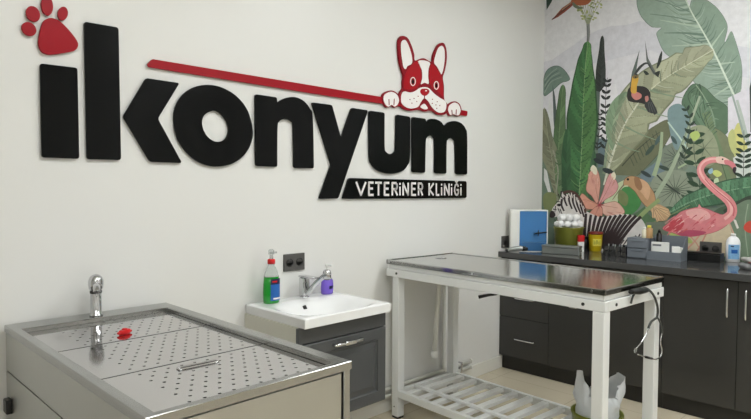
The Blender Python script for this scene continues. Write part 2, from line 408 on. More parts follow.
#MURAL#
# ------------------------------------------------------------------ jungle wallpaper on the right wall
class Mural:
    """collects flat printed shapes of the wallpaper; one mesh, a colour per face"""
    def __init__(s): s.v = []; s.f = []; s.c = []; s.k = 0
    def layer(s): s.k += 1; return -(.0008+s.k*.000008)
    def pt(s, p, x):
        q = at(p[0], p[1], 0, x); return (x, q.y, q.z)
    def poly(s, pts, col):
        x = s.layer(); i0 = len(s.v)
        s.v += [s.pt(p, x) for p in pts]
        for t in tessellate_polygon([[Vector((p[0], p[1], 0)) for p in pts]]): s.f.append(tuple(i0+k_ for k_ in t)); s.c.append(col)
    def blob(s, pts, col, edge=None, per=6):
        P = closed(pts, per)
        if edge: 
            cx = sum(p.x for p in P)/len(P); cy = sum(p.y for p in P)/len(P)
            out = []
            for i, p in enumerate(P):
                d = (P[(i+1) % len(P)]-P[i-1]).normalized(); n_ = Vector((d.y, -d.x))
                if n_.dot(p-Vector((cx, cy))) < 0: n_ = -n_
                out.append(p+n_*.45)
            s.poly(out, edge)
        s.poly(P, col)
    def stroke(s, pts, w, col, w2=None, smooth=True):
        x = s.layer(); P = spline([Vector((p[0], p[1], 0)) for p in pts], 6) if smooth and len(pts) > 2 else [Vector((p[0], p[1], 0)) for p in pts]
        w2 = w if w2 is None else w2; i0 = len(s.v); n = len(P)
        for i, p in enumerate(P):
            d = (P[min(i+1, n-1)]-P[max(i-1, 0)]).normalized(); m_ = Vector((-d.y, d.x, 0))*(w+(w2-w)*i/(n-1))*.5
            s.v += [s.pt(p+m_, x), s.pt(p-m_, x)]
        for i in range(n-1): a = i0+2*i; s.f.append((a, a+1, a+3, a+2)); s.c.append(col)
    def leaf(s, mid, wid, c1, c2=None, vein=None, nv=12, slant=1.2, rib=None, ribw=.6, seed=0, var=.12, edge=None, notch=None, veinw=.10, nu=None, ns=9):
        """mid: midrib base->tip; wid: [(t, left, right)] half widths; c1/c2 colours of the two halves"""
        c2 = c2 or c1; r = random.Random(seed); tone = [[1+r.uniform(-var, var) for _ in range(80)] for _ in range(2)]
        x = s.layer(); P = spline([Vector((p[0], p[1], 0)) for p in mid], 10); n = len(P)
        L = [0]
        for a, b in zip(P, P[1:]): L.append(L[-1]+(b-a).length)
        nu = nu or max(24, int(L[-1]/1.1)); i0 = len(s.v); J = 0; rows = []
        for i in range(nu+1):
            l = L[-1]*i/nu
            while J < n-2 and L[J+1] < l: J += 1
            u = (l-L[J])/max(1e-6, L[J+1]-L[J]); p = P[J].lerp(P[J+1], u)
            a, b = P[max(J-1, 0)], P[min(J+2, n-1)]; d = (b-a).normalized(); m_ = Vector((-d.y, d.x, 0)); t = i/nu
            for q0, q1 in zip(wid, wid[1:]):
                if q0[0] <= t <= q1[0]: 
                    w_ = (t-q0[0])/max(1e-6, q1[0]-q0[0]); last = q1 is wid[-1] and q1[1]+q1[2] < 1; w_ = (1-math.sqrt(max(0, 1-w_*w_))) if last else (w_*w_*(3-2*w_)*.3+w_*.7); wl = q0[1]+(q1[1]-q0[1])*w_; wr = q0[2]+(q1[2]-q0[2])*w_; break
            if notch:
                for (tn, side, depth, wn) in notch:
                    k_ = max(0, 1-abs(t-tn)/wn)
                    if side < 0: wl *= 1-depth*k_
                    else: wr *= 1-depth*k_
            rows.append((p, m_, wl, wr, t, d))
        for (p, m_, wl, wr, t, d) in rows:
            for j in range(-ns, ns+1):
                w_ = wl if j < 0 else wr
                s.v.append(s.pt(p+m_*(-1)*w_*(-j/ns)*(1 if j < 0 else 1)*(1), x))
        W_ = 2*ns+1
        for i in range(nu):
            for j in range(2*ns):
                sj = (j-ns+.5)/ns; t = (i+.5)/nu; side = 0 if sj < 0 else 1
                base = c1 if side == 0 else c2
                ph = t*nv-abs(sj)*slant+20; fr = ph-math.floor(ph)
                k_ = tone[side][int(ph) % 80]
                col = tuple(min(255, v*k_) for v in base)
                if vein and fr < veinw*(1.2-abs(sj)*.7): col = tuple(v*.45+u_*.55 for v, u_ in zip(col, vein))
                if edge and abs(sj) > 1-1.0/ns: col = edge
                s.c.append(col); a = i0+i*W_+j; s.f.append((a, a+1, a+W_+1, a+W_))
        if rib: s.stroke([tuple(p)[:2] for p in P[::5]]+[tuple(P[-1])[:2]], ribw*1.2, rib, ribw*.4)
    def frond(s, mid, n, ln, w, col, stem=None, ang=50, t0=.05):
        """fern: pairs of pointed leaflets along a stem"""
        P = spline([Vector((p[0], p[1], 0)) for p in mid], 10); N = len(P)-1
        if stem: s.stroke([tuple(p)[:2] for p in P[::4]]+[tuple(P[-1])[:2]], .8, stem, .4)
        for i in range(n):
            t = t0+(1-t0)*i/n; k_ = min(N-1, int(t*N)); p = P[k_]; d = (P[k_+1]-p).normalized()
            for sg in (-1, 1):
                a = math.radians(ang*sg); e = Vector((d.x*math.cos(a)-d.y*math.sin(a), d.x*math.sin(a)+d.y*math.cos(a), 0)); l = ln*(1-.35*t)
                m_ = Vector((-e.y, e.x, 0))
                q = [p+e*l*u+m_*w*v for u, v in ((0, 0), (.25, .42), (.55, .5), (.82, .3), (1, 0), (.82, -.3), (.55, -.5), (.25, -.42))]
                s.poly([(a_.x, a_.y) for a_ in q], col)
    def build(s, name):
        me = bpy.data.meshes.new(name); me.from_pydata(s.v, [], s.f); me.update()
        at_ = me.color_attributes.new('print', 'FLOAT_COLOR', 'CORNER'); i = 0
        buf = []
        for p, c in zip(me.polygons, s.c):
            g_ = .3*c[0]+.55*c[1]+.15*c[2]; l = lin(tuple(g_+(v-g_)*.92 for v in c))
            for _ in range(p.loop_total): buf += [l[0], l[1], l[2], 1]
        at_.data.foreach_set('color', buf)
        m = bpy.data.materials.new('printed_wallpaper'); m.use_nodes = True; nt = m.node_tree; b = nt.nodes['Principled BSDF']
        ca = nt.nodes.new('ShaderNodeVertexColor'); ca.layer_name = 'print'
        tc = nt.nodes.new('ShaderNodeTexCoord'); n1 = nt.nodes.new('ShaderNodeTexNoise'); n1.inputs['Scale'].default_value = 22; n1.inputs['Detail'].default_value = 8; n1.inputs['Roughness'].default_value = .7
        nt.links.new(tc.outputs['Object'], n1.inputs['Vector'])
        mr = nt.nodes.new('ShaderNodeMapRange'); mr.inputs[1].default_value = .3; mr.inputs[2].default_value = .7; mr.inputs[3].default_value = .90; mr.inputs[4].default_value = 1.08
        nt.links.new(n1.outputs['Fac'], mr.inputs[0])
        vm = nt.nodes.new('ShaderNodeVectorMath'); vm.operation = 'SCALE'
        nt.links.new(ca.outputs['Color'], vm.inputs[0]); nt.links.new(mr.outputs[0], vm.inputs['Scale']); nt.links.new(vm.outputs[0], b.inputs['Base Color'])
        b.inputs['Roughness'].default_value = .6
        return link(name, me, m)
mu = Mural()
P_, B_, K_, F_, L_ = mu.poly, mu.blob, mu.stroke, mu.frond, mu.leaf
P_([(543.5, -30), (960, -60), (960, 320), (541.5, 255)], (222, 221, 224))
# far hills
P_([(543, 62), (552, 60), (563, 52), (574, 45), (584, 37), (598, 30), (612, 26), (626, 25), (640, 21), (655, 24), (690, 40), (740, 46), (760, 50), (960, 40), (960, 300), (542, 255)], (210, 209, 216))
P_([(543, 90), (556, 80), (580, 66), (610, 60), (650, 50), (700, 70), (760, 80), (960, 90), (960, 300), (542, 255)], (218, 216, 221))
# deep foliage ground tone
P_([(542, 150), (566, 140), (600, 150), (640, 140), (690, 150), (735, 160), (770, 150), (960, 150), (960, 310), (541, 255)], (104, 124, 106))
for i in range(150):
    r = random.Random(i+50); x = r.uniform(546, 850); y = r.uniform(165, 250); a = r.uniform(0, 360); l = r.uniform(4, 12)
    c = r.choice([(84, 112, 84), (124, 142, 112), (96, 118, 110), (72, 96, 74), (140, 150, 124), (110, 128, 120)])
    B_([(x+l*math.cos(math.radians(a)), y+l*math.sin(math.radians(a))), (x-l*.25*math.sin(math.radians(a)), y+l*.25*math.cos(math.radians(a))), (x-l*math.cos(math.radians(a)), y-l*math.sin(math.radians(a))), (x+l*.25*math.sin(math.radians(a)), y-l*.25*math.cos(math.radians(a)))], c)
# upper left: leaf tip, bird, bouquet
P_([(546, -8), (553, -8), (552, 1), (548.5, 7), (546.6, 10)], (52, 74, 62))
for dx in range(-12, 13, 3):
    K_([(588, 27), (588+dx*.45, 14), (588+dx*1.2, -2)], .7, (150, 156, 128), .5)
r = random.Random(9)
for i in range(95):
    y = r.uniform(-12, 20); x = 589+r.uniform(-1, 1)*(17-y*.55)
    B_([(x+1.2, y), (x, y+.9), (x-1.2, y), (x, y-.9)], r.choice([(168, 176, 110), (150, 160, 96), (186, 190, 130), (132, 146, 96)]))
K_([(588, 24), (588.5, 34), (587.5, 45)], 3.4, (132, 134, 132), 2.4)
K_([(587, 26), (587.4, 44)], .7, (96, 100, 98))
P_([(551, 20.5), (556, 15), (562, 8), (568, 4), (573, 0), (577, 1), (571, 7), (565, 12), (558, 17)], (148, 70, 52))
K_([(552, 19.5), (560, 13), (570, 5)], 1, (92, 54, 48))
K_([(562, 10), (572, 2)], 1, (180, 140, 110))
B_([(571, 1), (576, -5), (588, -7), (592, -2), (588, 4), (580, 5.5), (574, 4)], (172, 92, 56))
B_([(573, 2), (578, 6), (584, 8), (578, 9), (573, 6)], (110, 120, 98))
B_([(580, -8), (590, -9), (594, -3), (588, 0), (581, -2)], (120, 66, 48))
# left column of leaves
L_([(544, 95), (552, 82), (556, 68)], [(0, 0, 0), (.05, 0, 0), (1, 0, 0)], (100, 120, 110))
B_([(544, 95), (543.8, 80), (547.5, 70), (556, 66), (563, 69), (569.5, 78), (567, 81), (561.5, 82.5), (555, 88), (549, 93)], (110, 132, 120), (74, 92, 84))
for k_ in range(5): K_([(544.5, 93-k_*3.2), (551, 82-k_*2.3), (562-k_*1.2, 77-k_*2.2)], .7, (84, 104, 96) if k_ % 2 else (146, 162, 148))
P_([(552.5, 84), (555, 96), (556.5, 112), (560, 150), (556, 150), (553.5, 120)], (78, 90, 88))
L_([(560, 215), (558, 170), (560, 120), (563, 84.5)], [(0, 4, 5), (.3, 7, 8), (.65, 5.5, 6.5), (.9, 3.5, 4), (1, 0, 0)], (82, 112, 72), (98, 128, 84), (66, 92, 60), 14, rib=(120, 146, 104), seed=2, edge=(58, 80, 58))
P_([(549, 98), (553, 108), (552.5, 137), (549.8, 137), (548, 115)], (216, 216, 216))
L_([(558, 205), (554, 172), (548.5, 140), (544.5, 108)], [(0, .5, .5), (.28, 5, 5), (.5, 9, 8), (.75, 5, 4), (1, 0, 0)], (126, 128, 102), (116, 120, 96), (96, 98, 78), 9, rib=(158, 156, 130), seed=3)
L_([(571, 214), (563, 175), (560, 150)], [(0, 5, 5), (.5, 9, 8), (1, 4, 4)], (96, 122, 84), (78, 106, 72), None, seed=4)
# black slim leaf and the tall green leaf
L_([(597, 150), (600, 100), (601.5, 60), (602.5, 35.5)], [(0, 4, 4), (.4, 6.5, 5.5), (.7, 5.2, 4.6), (.9, 2.6, 2.3), (1, 0, 0)], (44, 50, 46), (54, 60, 56), (70, 78, 72), 26, seed=5)
P_([(594, 90), (600, 92), (600, 150), (592, 150)], (92, 104, 98))
P_([(600, 92), (606, 84), (616, 84), (620, 110), (616, 152), (598, 152)], (226, 224, 228))
P_([(598, 138), (610, 140), (612, 162), (598, 168)], (104, 124, 132))
P_([(592, 154), (600, 153), (612, 160), (612, 168), (596, 163)], (52, 62, 64))
F_([(605, 152), (607, 130), (605.5, 112), (606, 92), (607.5, 78)], 11, 8.5, 3.0, (40, 46, 44), (40, 46, 44), 48)
F_([(597, 150), (599.5, 128), (600, 112)], 7, 6, 1.8, (40, 46, 42), (40, 46, 42), 48)
L_([(574, 245), (577.5, 215), (580, 180), (582, 140), (583.5, 100), (585.5, 65), (588, 41.5)], [(0, 2, 2), (.12, 5.5, 5), (.28, 10.5, 8.5), (.45, 15, 13), (.62, 16.5, 15.5), (.78, 12.5, 12), (.9, 8.5, 7), (.97, 4.5, 4), (1, 0, 0)],
   (62, 112, 64), (84, 130, 72), (46, 88, 50), 18, 2.4, rib=(132, 166, 112), ribw=1.0, seed=6, var=.16, edge=(44, 80, 48), veinw=.16)
L_([(569, 236), (567, 200), (566.5, 165), (567.5, 128)], [(0, 3, 3), (.3, 5, 5), (.7, 5, 4), (1, 0, 0)], (48, 90, 56), (58, 100, 62), (40, 74, 48), 12, seed=7)
L_([(587, 235), (590, 200), (592.5, 170), (594, 150)], [(0, 3, 3), (.4, 4, 5), (1, 0, 0)], (70, 108, 74), (58, 96, 64), (48, 82, 54), 10, seed=8)
for xx, yy in ((551, 178), (556, 190)): pass
P_([(544, 168), (547, 171), (551, 192), (548, 192), (544, 180)], (214, 214, 212))
B_([(543.5, 196), (549, 192), (556, 195), (555, 206), (549, 212), (544, 208)], (122, 132, 84))
K_([(556, 192), (558, 170), (553, 150)], 1.4, (150, 152, 132))
# second big group: olive folded leaf, beige banana leaf, sage giant leaf
L_([(606, 175), (618, 150), (632, 128), (648, 110)], [(0, 4, 6), (.4, 14, 12), (.8, 8, 14), (1, 0, 6)], (134, 150, 124), (120, 138, 112), (98, 116, 94), 8, seed=10)
B_([(616, 178), (617, 163), (628, 150), (640, 137), (655, 126), (668, 120), (673, 128), (664, 146), (650, 163), (636, 176), (625, 181)], (110, 114, 86), (80, 86, 66))
for k_ in range(9): K_([(630+k_*3.2, 157-k_*3.3), (631+k_*3.2+3, 162-k_*3+4)], .7, (76, 82, 62))
K_([(622, 166), (634, 153), (650, 139), (660, 132)], 1.2, (66, 72, 56), .4)
# giant sage leaf, drawn in two halves along its rib
rib = [(680, -14), (688, 8), (700, 27), (713, 50), (727, 80), (735, 98), (741.5, 116)]
go = [(637.3, -14), (637, 0), (638, 8), (642, 17), (650, 25.5), (656, 27.8), (661.7, 27.8), (658.5, 31), (656.8, 34), (659, 41), (661.7, 47.2), (665, 52.5), (670.3, 56.7), (682, 64), (690, 76), (698, 86), (711.8, 97.3), (719, 103), (727, 107), (733, 105), (737.5, 100), (740.5, 90), (741.8, 71.6), (740.5, 60), (737.5, 48.7), (734.5, 39), (731.2, 31.5), (728, 36), (724.2, 45), (724.6, 40), (727.2, 27.2), (724, 18), (717.5, 9), (712, 4), (706, 0), (698, -3), (692, 0), (689.5, 7.5), (687, 1), (684, -10), (660, -22)]
B_(go, (146, 166, 150), (98, 118, 104), 4)
P_([(706, 0), (717.5, 9), (724, 18), (727.2, 27.2), (724.6, 40), (724.2, 45), (731.2, 31.5), (737.5, 48.7), (741.8, 71.6), (740.5, 90), (737.5, 100), (735, 98), (727, 80), (713, 50), (700, 27), (690, 12), (693, 0), (698, -2)], (134, 156, 138))
rg_ = random.Random(31)
def ribp(t): 
    k_ = min(len(rib)-2, int(t*(len(rib)-1))); u_ = t*(len(rib)-1)-k_; return (rib[k_][0]+(rib[k_+1][0]-rib[k_][0])*u_, rib[k_][1]+(rib[k_+1][1]-rib[k_][1])*u_)
for i in range(44):
    t = .12+.86*i/44; a = ribp(t); ln = (34 if t < .5 else 34-46*(t-.5))*rg_.uniform(.55, .95)
    e = (a[0]-ln, a[1]-ln*.12-7+12*t); K_([a, (a[0]-ln*.5, a[1]-ln*.02+1), e], rg_.uniform(.8, 2.6), rg_.choice([(114, 138, 122), (172, 188, 172), (98, 122, 110), (158, 178, 162), (126, 146, 126)]), .3)
for i in range(26):
    t = .25+.72*i/26; a = ribp(t); ln = rg_.uniform(7, 13)*(1 if t < .75 else .7); K_([a, (a[0]+ln*.5, a[1]-ln*.5), (a[0]+ln*.8, a[1]-ln*1.25)], rg_.uniform(.7, 2.0), rg_.choice([(114, 138, 122), (158, 176, 160), (104, 128, 112), (146, 166, 150)]), .3)
for a, c, w_ in (((713, 52), (690, 35), 1.6), ((704, 35), (664, 33), 3.0), ((722, 68), (694, 62), 1.2), ((728, 82), (706, 90), 1.8), ((697, 22), (650, 14), 1.4), ((724, 72), (738, 55), 1.6), ((716, 56), (729, 38), 1.4), ((705, 36), (715, 14), 1.4), ((733, 94), (741, 76), 1.2), ((690, 12), (655, 0), 1.0)):
    K_([a, ((a[0]+c[0])/2, (a[1]+c[1])/2-1), c], w_, (104, 128, 112), .5)
for a, c in (((709, 44), (672, 46)), ((720, 64), (735, 62)), ((700, 27), (660, 20)), ((730, 86), (712, 97)), ((711, 47), (725, 28))):
    K_([a, c], 2.2, (172, 190, 170), .6)
K_([(684, -4), (692, 13), (702, 30), (714, 52), (728, 82), (737, 103), (744, 125), (749, 150)], 1.0, (206, 218, 202), 2.8)
# dark green leaf under it
B_([(686, 92), (694, 84), (705, 88), (715, 98), (727, 107), (730, 120), (728, 131), (721, 137), (712, 139), (700, 128), (688, 116), (682, 104)], (90, 118, 92), (62, 84, 68))
B_([(690, 100), (700, 96), (712, 110), (716, 128), (706, 130), (696, 118)], (104, 134, 106))
for a in ((688, 95), (694, 104), (700, 112), (707, 118)): K_([(700, 84), a, (a[0]+6, a[1]+14)], .7, (58, 82, 64))
K_([(696, 85), (703, 95), (712, 112), (716, 134)], 1.0, (140, 162, 134))
# olive leaf to its right, stem
B_([(702, 134), (712, 128), (724, 134), (734, 148), (738, 168), (733, 186), (722, 192), (712, 180), (704, 160)], (122, 130, 98), (92, 100, 76))
K_([(706, 112), (713, 135), (722, 158), (730, 184)], 9, (112, 134, 98), 5)
K_([(704, 112), (711, 135), (720, 158), (728, 184)], .8, (78, 98, 70))
# beige leaf
L_([(606, 178), (612, 158), (624, 126), (640, 101), (660, 82), (682, 68), (713, 50)], [(0, 1, 1), (.12, 5, 12), (.3, 14, 24), (.45, 20, 26), (.6, 20, 24), (.75, 16, 20), (.86, 17, 14), (.95, 10, 8), (1, 0, 0)],
   (168, 170, 142), (158, 162, 132), (132, 136, 108), 14, 1.9, rib=(206, 208, 180), ribw=1.4, seed=12, var=.09, edge=(126, 132, 104), veinw=.13,
   notch=[(.84, -1, .25, .03), (.40, 1, .18, .05), (.68, 1, .12, .04)], nu=120, ns=14)
for a, c in (((624, 126), (656, 140)), ((617, 143), (640, 152)), ((636, 106), (672, 118)), ((650, 90), (684, 98)), ((615, 146), (608, 128)), ((626, 122), (616, 104))):
    K_([a, ((a[0]+c[0])/2, (a[1]+c[1])/2+1), c], 2.0, (130, 152, 124), .5)
L_([(613, 150), (612, 130), (617, 108), (628, 92)], [(0, 3, 3), (.5, 8, 4), (1, 0, 0)], (122, 146, 116), (140, 158, 128), (96, 120, 92), 8, seed=13)
K_([(604, 185), (609, 165), (617, 142), (626, 122), (638, 104)], 2.0, (208, 210, 190), 1.2)
bm_ = [(606, 178), (612, 158), (624, 126), (640, 101), (660, 82), (682, 68), (713, 50)]
rs = random.Random(77)
def alongp(P, t):
    k_ = min(len(P)-2, int(t*(len(P)-1))); u_ = t*(len(P)-1)-k_; a, b = P[k_], P[k_+1]
    d = math.hypot(b[0]-a[0], b[1]-a[1]); return (a[0]+(b[0]-a[0])*u_, a[1]+(b[1]-a[1])*u_), ((b[0]-a[0])/d, (b[1]-a[1])/d)
def streaks(P, n, l0, l1, cols, sides=(-1, 1), t0=.1, t1=.9, fwd=.75, w=(.5, 1.6)):
    for i in range(n):
        t = t0+(t1-t0)*(i+rs.random())/n; p, d = alongp(P, t); sg = rs.choice(sides); l = rs.uniform(l0, l1)*(1-abs(t-.45)*.9)
        nx, ny = -d[1]*sg, d[0]*sg
        e = (p[0]+(nx+d[0]*fwd)*l, p[1]+(ny+d[1]*fwd)*l); mm = (p[0]+(nx*1.1+d[0]*fwd*.8)*l*.5, p[1]+(ny*1.1+d[1]*fwd*.8)*l*.5)
        K_([p, mm, e], rs.uniform(*w), rs.choice(cols), .25)
streaks(bm_, 46, 9, 17, [(140, 144, 116), (184, 186, 160), (126, 132, 104), (174, 176, 148), (118, 132, 110)])
streaks([(574, 245), (577.5, 215), (580, 180), (582, 140), (583.5, 100), (585.5, 65)], 60, 5, 11, [(48, 92, 52), (98, 140, 84), (40, 82, 48), (84, 126, 72), (60, 116, 74)], t0=.22, t1=.97)
streaks([(560, 215), (558, 170), (560, 120)], 16, 3, 5, [(66, 96, 60), (104, 130, 88)])
streaks([(558, 205), (554, 172), (548.5, 140)], 14, 3, 6, [(98, 102, 80), (146, 148, 122)], t0=.3)
# stray dark blades above the toucan
P_([(629, 90), (632, 72), (639.5, 50), (637, 66), (634, 86)], (92, 104, 98))
P_([(645, 40), (648, 58), (655, 71), (660, 78), (653, 74), (646.5, 61)], (100, 106, 102))
B_([(656.5, 68), (659, 57), (662, 51), (661.6, 60), (658.5, 67)], (44, 52, 46))
B_([(643.5, 71.5), (646, 71), (649, 74), (646, 75)], (44, 52, 46)); B_([(655, 73), (660, 71), (658, 77)], (44, 52, 46))
# toucan
K_([(656, 114), (648, 102), (640, 96)], 4, (60, 62, 62), 5)
B_([(627, 95), (629, 88), (636, 86), (645, 87), (650, 92), (650, 99), (646, 104), (640, 103), (632, 102), (628, 100)], (46, 42, 42))
P_([(645, 99), (650, 97), (656, 108), (657.5, 112), (652, 113.5), (648, 112), (644.5, 106)], (56, 58, 58))
for k_ in range(3): K_([(648+k_*1.5, 102), (650+k_*2.6, 112)], .5, (94, 98, 98))
B_([(631.5, 93), (634, 91), (641, 94), (641, 98), (636, 100), (632, 97)], (206, 128, 120))
B_([(645, 97), (648, 96), (648.5, 100), (646, 102)], (196, 128, 118))
B_([(631, 92), (631.5, 82), (633, 76), (637.5, 75), (638.5, 79), (637, 86), (636, 93)], (214, 164, 58))
B_([(633, 78), (634, 74.5), (637.5, 73.5), (638.5, 77), (636, 78.5)], (122, 104, 62))
K_([(635.5, 75), (639, 68.5), (644, 64), (648, 63.5), (651, 68)], 3.4, (58, 62, 62), .8)
B_([(635, 77.2), (635.8, 76.4), (636.6, 77.2), (635.8, 78)], (20, 20, 24))
K_([(637.2, 74), (640.5, 69.5), (645, 66)], 1.3, (206, 210, 206), .5)
K_([(648, 64.5), (655, 74)], .7, (60, 64, 62))
# middle undergrowth
P_([(612, 175), (640, 176), (668, 150), (700, 150), (700, 205), (612, 215)], (120, 138, 124))
B_([(640, 176), (652, 165), (664, 160), (664, 172), (650, 182)], (112, 132, 140))
cx, cy = 677, 158
B_([(660, 160), (664, 148), (676, 142), (690, 148), (692, 160), (684, 171), (670, 172)], (122, 134, 118))
for k_ in range(16): 
    a = 2*PI*k_/16; K_([(cx, cy), (cx+14*math.cos(a), cy+12*math.sin(a))], .9, (70, 82, 74), .3)
cx, cy = 675, 190
B_([(650, 190), (655, 176), (672, 170), (692, 174), (700, 188), (692, 204), (672, 208), (656, 202)], (142, 152, 132))
for k_ in range(18):
    a = 2*PI*k_/18+.1; K_([(cx, cy), (cx+22*math.cos(a), cy+16*math.sin(a))], 1.0, (86, 98, 82), .3)
K_([(657, 175), (666, 184), (680, 194)], 1.6, (56, 66, 58))
B_([(690, 128), (705, 126), (716, 140), (718, 160), (700, 168), (686, 158), (684, 140)], (150, 158, 128))
for k_ in range(7): K_([(704, 148), (704+14*math.cos(k_*.9), 148+13*math.sin(k_*.9))], .8, (104, 114, 90), .3)
# blue-green twig cluster left of the fern
B_([(668, 110), (680, 104), (690, 118), (688, 140), (676, 150), (670, 132)], (122, 148, 150))
K_([(668, 122), (680, 138), (690, 152)], 1.5, (186, 208, 196))
for (x, y, rx, ry, a, c) in ((650, 150, 7, 2.2, -50, (64, 84, 72)), (658, 140, 6, 1.8, -60, (74, 96, 96)), (664, 168, 6, 2, 20, (56, 74, 64)), (652, 196, 8, 2.6, -40, (60, 82, 66)), (690, 178, 7, 2, 60, (62, 82, 66)), (708, 196, 9, 2.6, 15, (58, 84, 66)), (664, 210, 9, 3, -15, (70, 98, 76)), (702, 168, 6, 2, 70, (74, 92, 66)), (646, 174, 6, 2, 30, (52, 66, 66)), (740, 196, 9, 2.4, -20, (56, 76, 58)), (686, 198, 6, 1.6, 35, (64, 80, 62)), (608, 171, 6, 2.6, 20, (48, 60, 62)), (598, 161, 5, 2.2, 25, (40, 50, 54)), (674, 140, 5, 1.8, 55, (70, 92, 92))):
    mu.poly([(p.x, p.y) for p in ell(x, y, rx, ry, a, 14)], c)
streaks([(690, 92), (703, 100), (712, 115), (718, 134)], 26, 6, 13, [(66, 92, 72), (112, 138, 112), (78, 104, 82), (124, 148, 124)], t0=.02, t1=.95, fwd=.5)
# pale green tube stems
K_([(700, 96), (692, 118), (682, 145), (668, 176), (650, 204), (636, 222)], 2.0, (164, 178, 152), 5.5)
K_([(662, 132), (660, 155), (654, 176)], 2.6, (160, 178, 142), 4.6)
K_([(678, 168), (690, 162), (700, 161)], 2.0, (164, 182, 146), 1.2)
K_([(693, 110), (684, 138), (672, 162)], .7, (120, 140, 114))
# ferns
F_([(699, 200), (699.5, 180), (695, 160), (694, 142), (697, 128)], 7, 15, 4.8, (44, 72, 50), (40, 60, 46), 66)
F_([(684, 160), (688, 140), (690, 120), (684, 104)], 7, 9, 2.8, (42, 60, 48), (60, 74, 62), 45)
F_([(716, 198), (707, 186), (712, 176), (718, 165)], 4, 9, 3.6, (40, 78, 54), None, 60)
B_([(712, 172), (717, 170), (722, 174), (717, 177)], (204, 214, 120)); B_([(690, 134), (697, 131), (700, 136), (694, 141)], (180, 200, 110))
B_([(714, 180), (718, 178), (719, 186), (715, 187)], (196, 214, 176)); B_([(708, 171), (712, 168), (713, 172), (710, 174)], (150, 186, 206))
# right: pale gap, yellow leaves, fern
P_([(728, 98), (740, 92), (751, 88), (800, 80), (800, 150), (750, 160), (734, 150), (728, 134)], (216, 212, 220))
B_([(731, 140), (735, 128), (738, 123), (742, 126), (744, 138), (748, 150), (746, 168), (738, 166)], (206, 202, 120))
B_([(728, 136), (733, 129), (736, 140), (737, 156), (731, 150)], (190, 194, 124))
P_([(733, 158), (760, 140), (760, 190), (738, 186)], (206, 212, 206))
K_([(732, 94), (738, 114), (745, 140)], 1.8, (150, 164, 156), 2.6)
K_([(737, 100), (742, 118), (749, 146)], 2.6, (176, 186, 178), 3.6)
F_([(743.5, 192), (743.5, 170), (744, 152), (744, 130)], 9, 12, 3.6, (38, 58, 44), (48, 62, 48), 66)
P_([(749.5, 88), (756, 60), (762, 90), (758, 134), (750.5, 132)], (50, 60, 54))
# banana leaf lying across
L_([(664, 216), (690, 202), (722, 192), (760, 186), (800, 186)], [(0, 0, 2), (.2, 8, 9), (.5, 11, 13), (.8, 11, 13), (1, 9, 9)], (92, 140, 104), (72, 116, 84), (58, 98, 70), 34, .8, rib=(126, 166, 132), ribw=1.2, seed=20, edge=(54, 88, 64), veinw=.2, var=.14)
K_([(724, 212), (738, 204), (751, 198), (780, 194)], 4, (58, 68, 56), 6)
streaks([(664, 216), (690, 202), (722, 192), (760, 186)], 60, 5, 11, [(60, 102, 76), (110, 154, 120), (50, 88, 64), (84, 130, 98)], t0=.05, t1=1, fwd=.15, w=(.4, 1.1))
# hibiscus flower, hummingbird leaves
P_([(604, 200), (612, 186), (624, 180), (640, 184), (640, 206), (625, 216), (606, 216)], (196, 208, 166))
B_([(618, 204), (620, 192), (625, 187), (634, 188), (641, 196), (640, 206), (632, 214), (625, 215)], (70, 140, 74))
B_([(618, 200), (620, 190), (628, 196), (626, 206)], (120, 132, 84))
P_([(632, 216), (645, 206), (648, 214), (655, 220), (652, 232), (634, 232)], (88, 122, 84))
K_([(630, 226), (655, 222), (690, 205)], 1.8, (120, 140, 96), 1.0)
r_p = (220, 160, 142)
B_([(597, 203), (592, 196), (586.5, 190), (588, 180), (590, 172), (595, 169.5), (598, 172), (600, 182), (599, 194)], r_p, (160, 98, 84))
B_([(599, 205), (590, 200), (583, 194), (580.5, 196), (580, 200), (584, 207), (590, 209), (597, 208)], (222, 156, 132), (160, 98, 84))
B_([(599, 204), (603, 192), (606, 182), (610, 174), (613, 176), (618, 186), (614, 194), (606, 199)], (222, 158, 156), (160, 98, 90))
B_([(601, 206), (608, 203), (616, 202), (622, 207), (624, 213), (614, 216), (604, 214)], (228, 182, 164), (168, 106, 90))
B_([(597, 206), (602, 208), (601, 218), (592, 222), (588, 216)], (218, 152, 130), (160, 98, 84))
for a in ((592, 175), (584, 199), (612, 180), (618, 208), (594, 217)): K_([(599, 205), ((599+a[0])/2+.6, (205+a[1])/2), a], .5, (176, 104, 92), .2)
for a in range(0, 360, 50): K_([(599.5, 205), (599.5+4*math.cos(math.radians(a)), 205+4*math.sin(math.radians(a)))], .8, (176, 60, 74), .4)
B_([(590.5, 170), (593, 165), (597, 169), (596, 175)], (228, 222, 196)); B_([(611, 175), (614, 172), (616, 176), (614, 180)], (228, 222, 196))
_pt = mu.pt
mu.pt = lambda p, x: _pt((600+(p[0]-600)*1.142, 170+(p[1]-170)*1.142), x)
for i in range(40):
    a = rs.choice(((592, 174), (583, 198), (612, 178), (619, 208), (594, 217), (596, 180), (607, 192), (588, 203), (612, 210))); x, y = a[0]+rs.uniform(-3, 3), a[1]+rs.uniform(-3, 3); d_ = math.hypot(599-x, 205-y)+.1
    K_([(x, y), (x+(599-x)/d_*5, y+(205-y)/d_*5)], .5, rs.choice([(236, 196, 176), (200, 132, 116), (232, 180, 160), (206, 140, 130)]), .2)
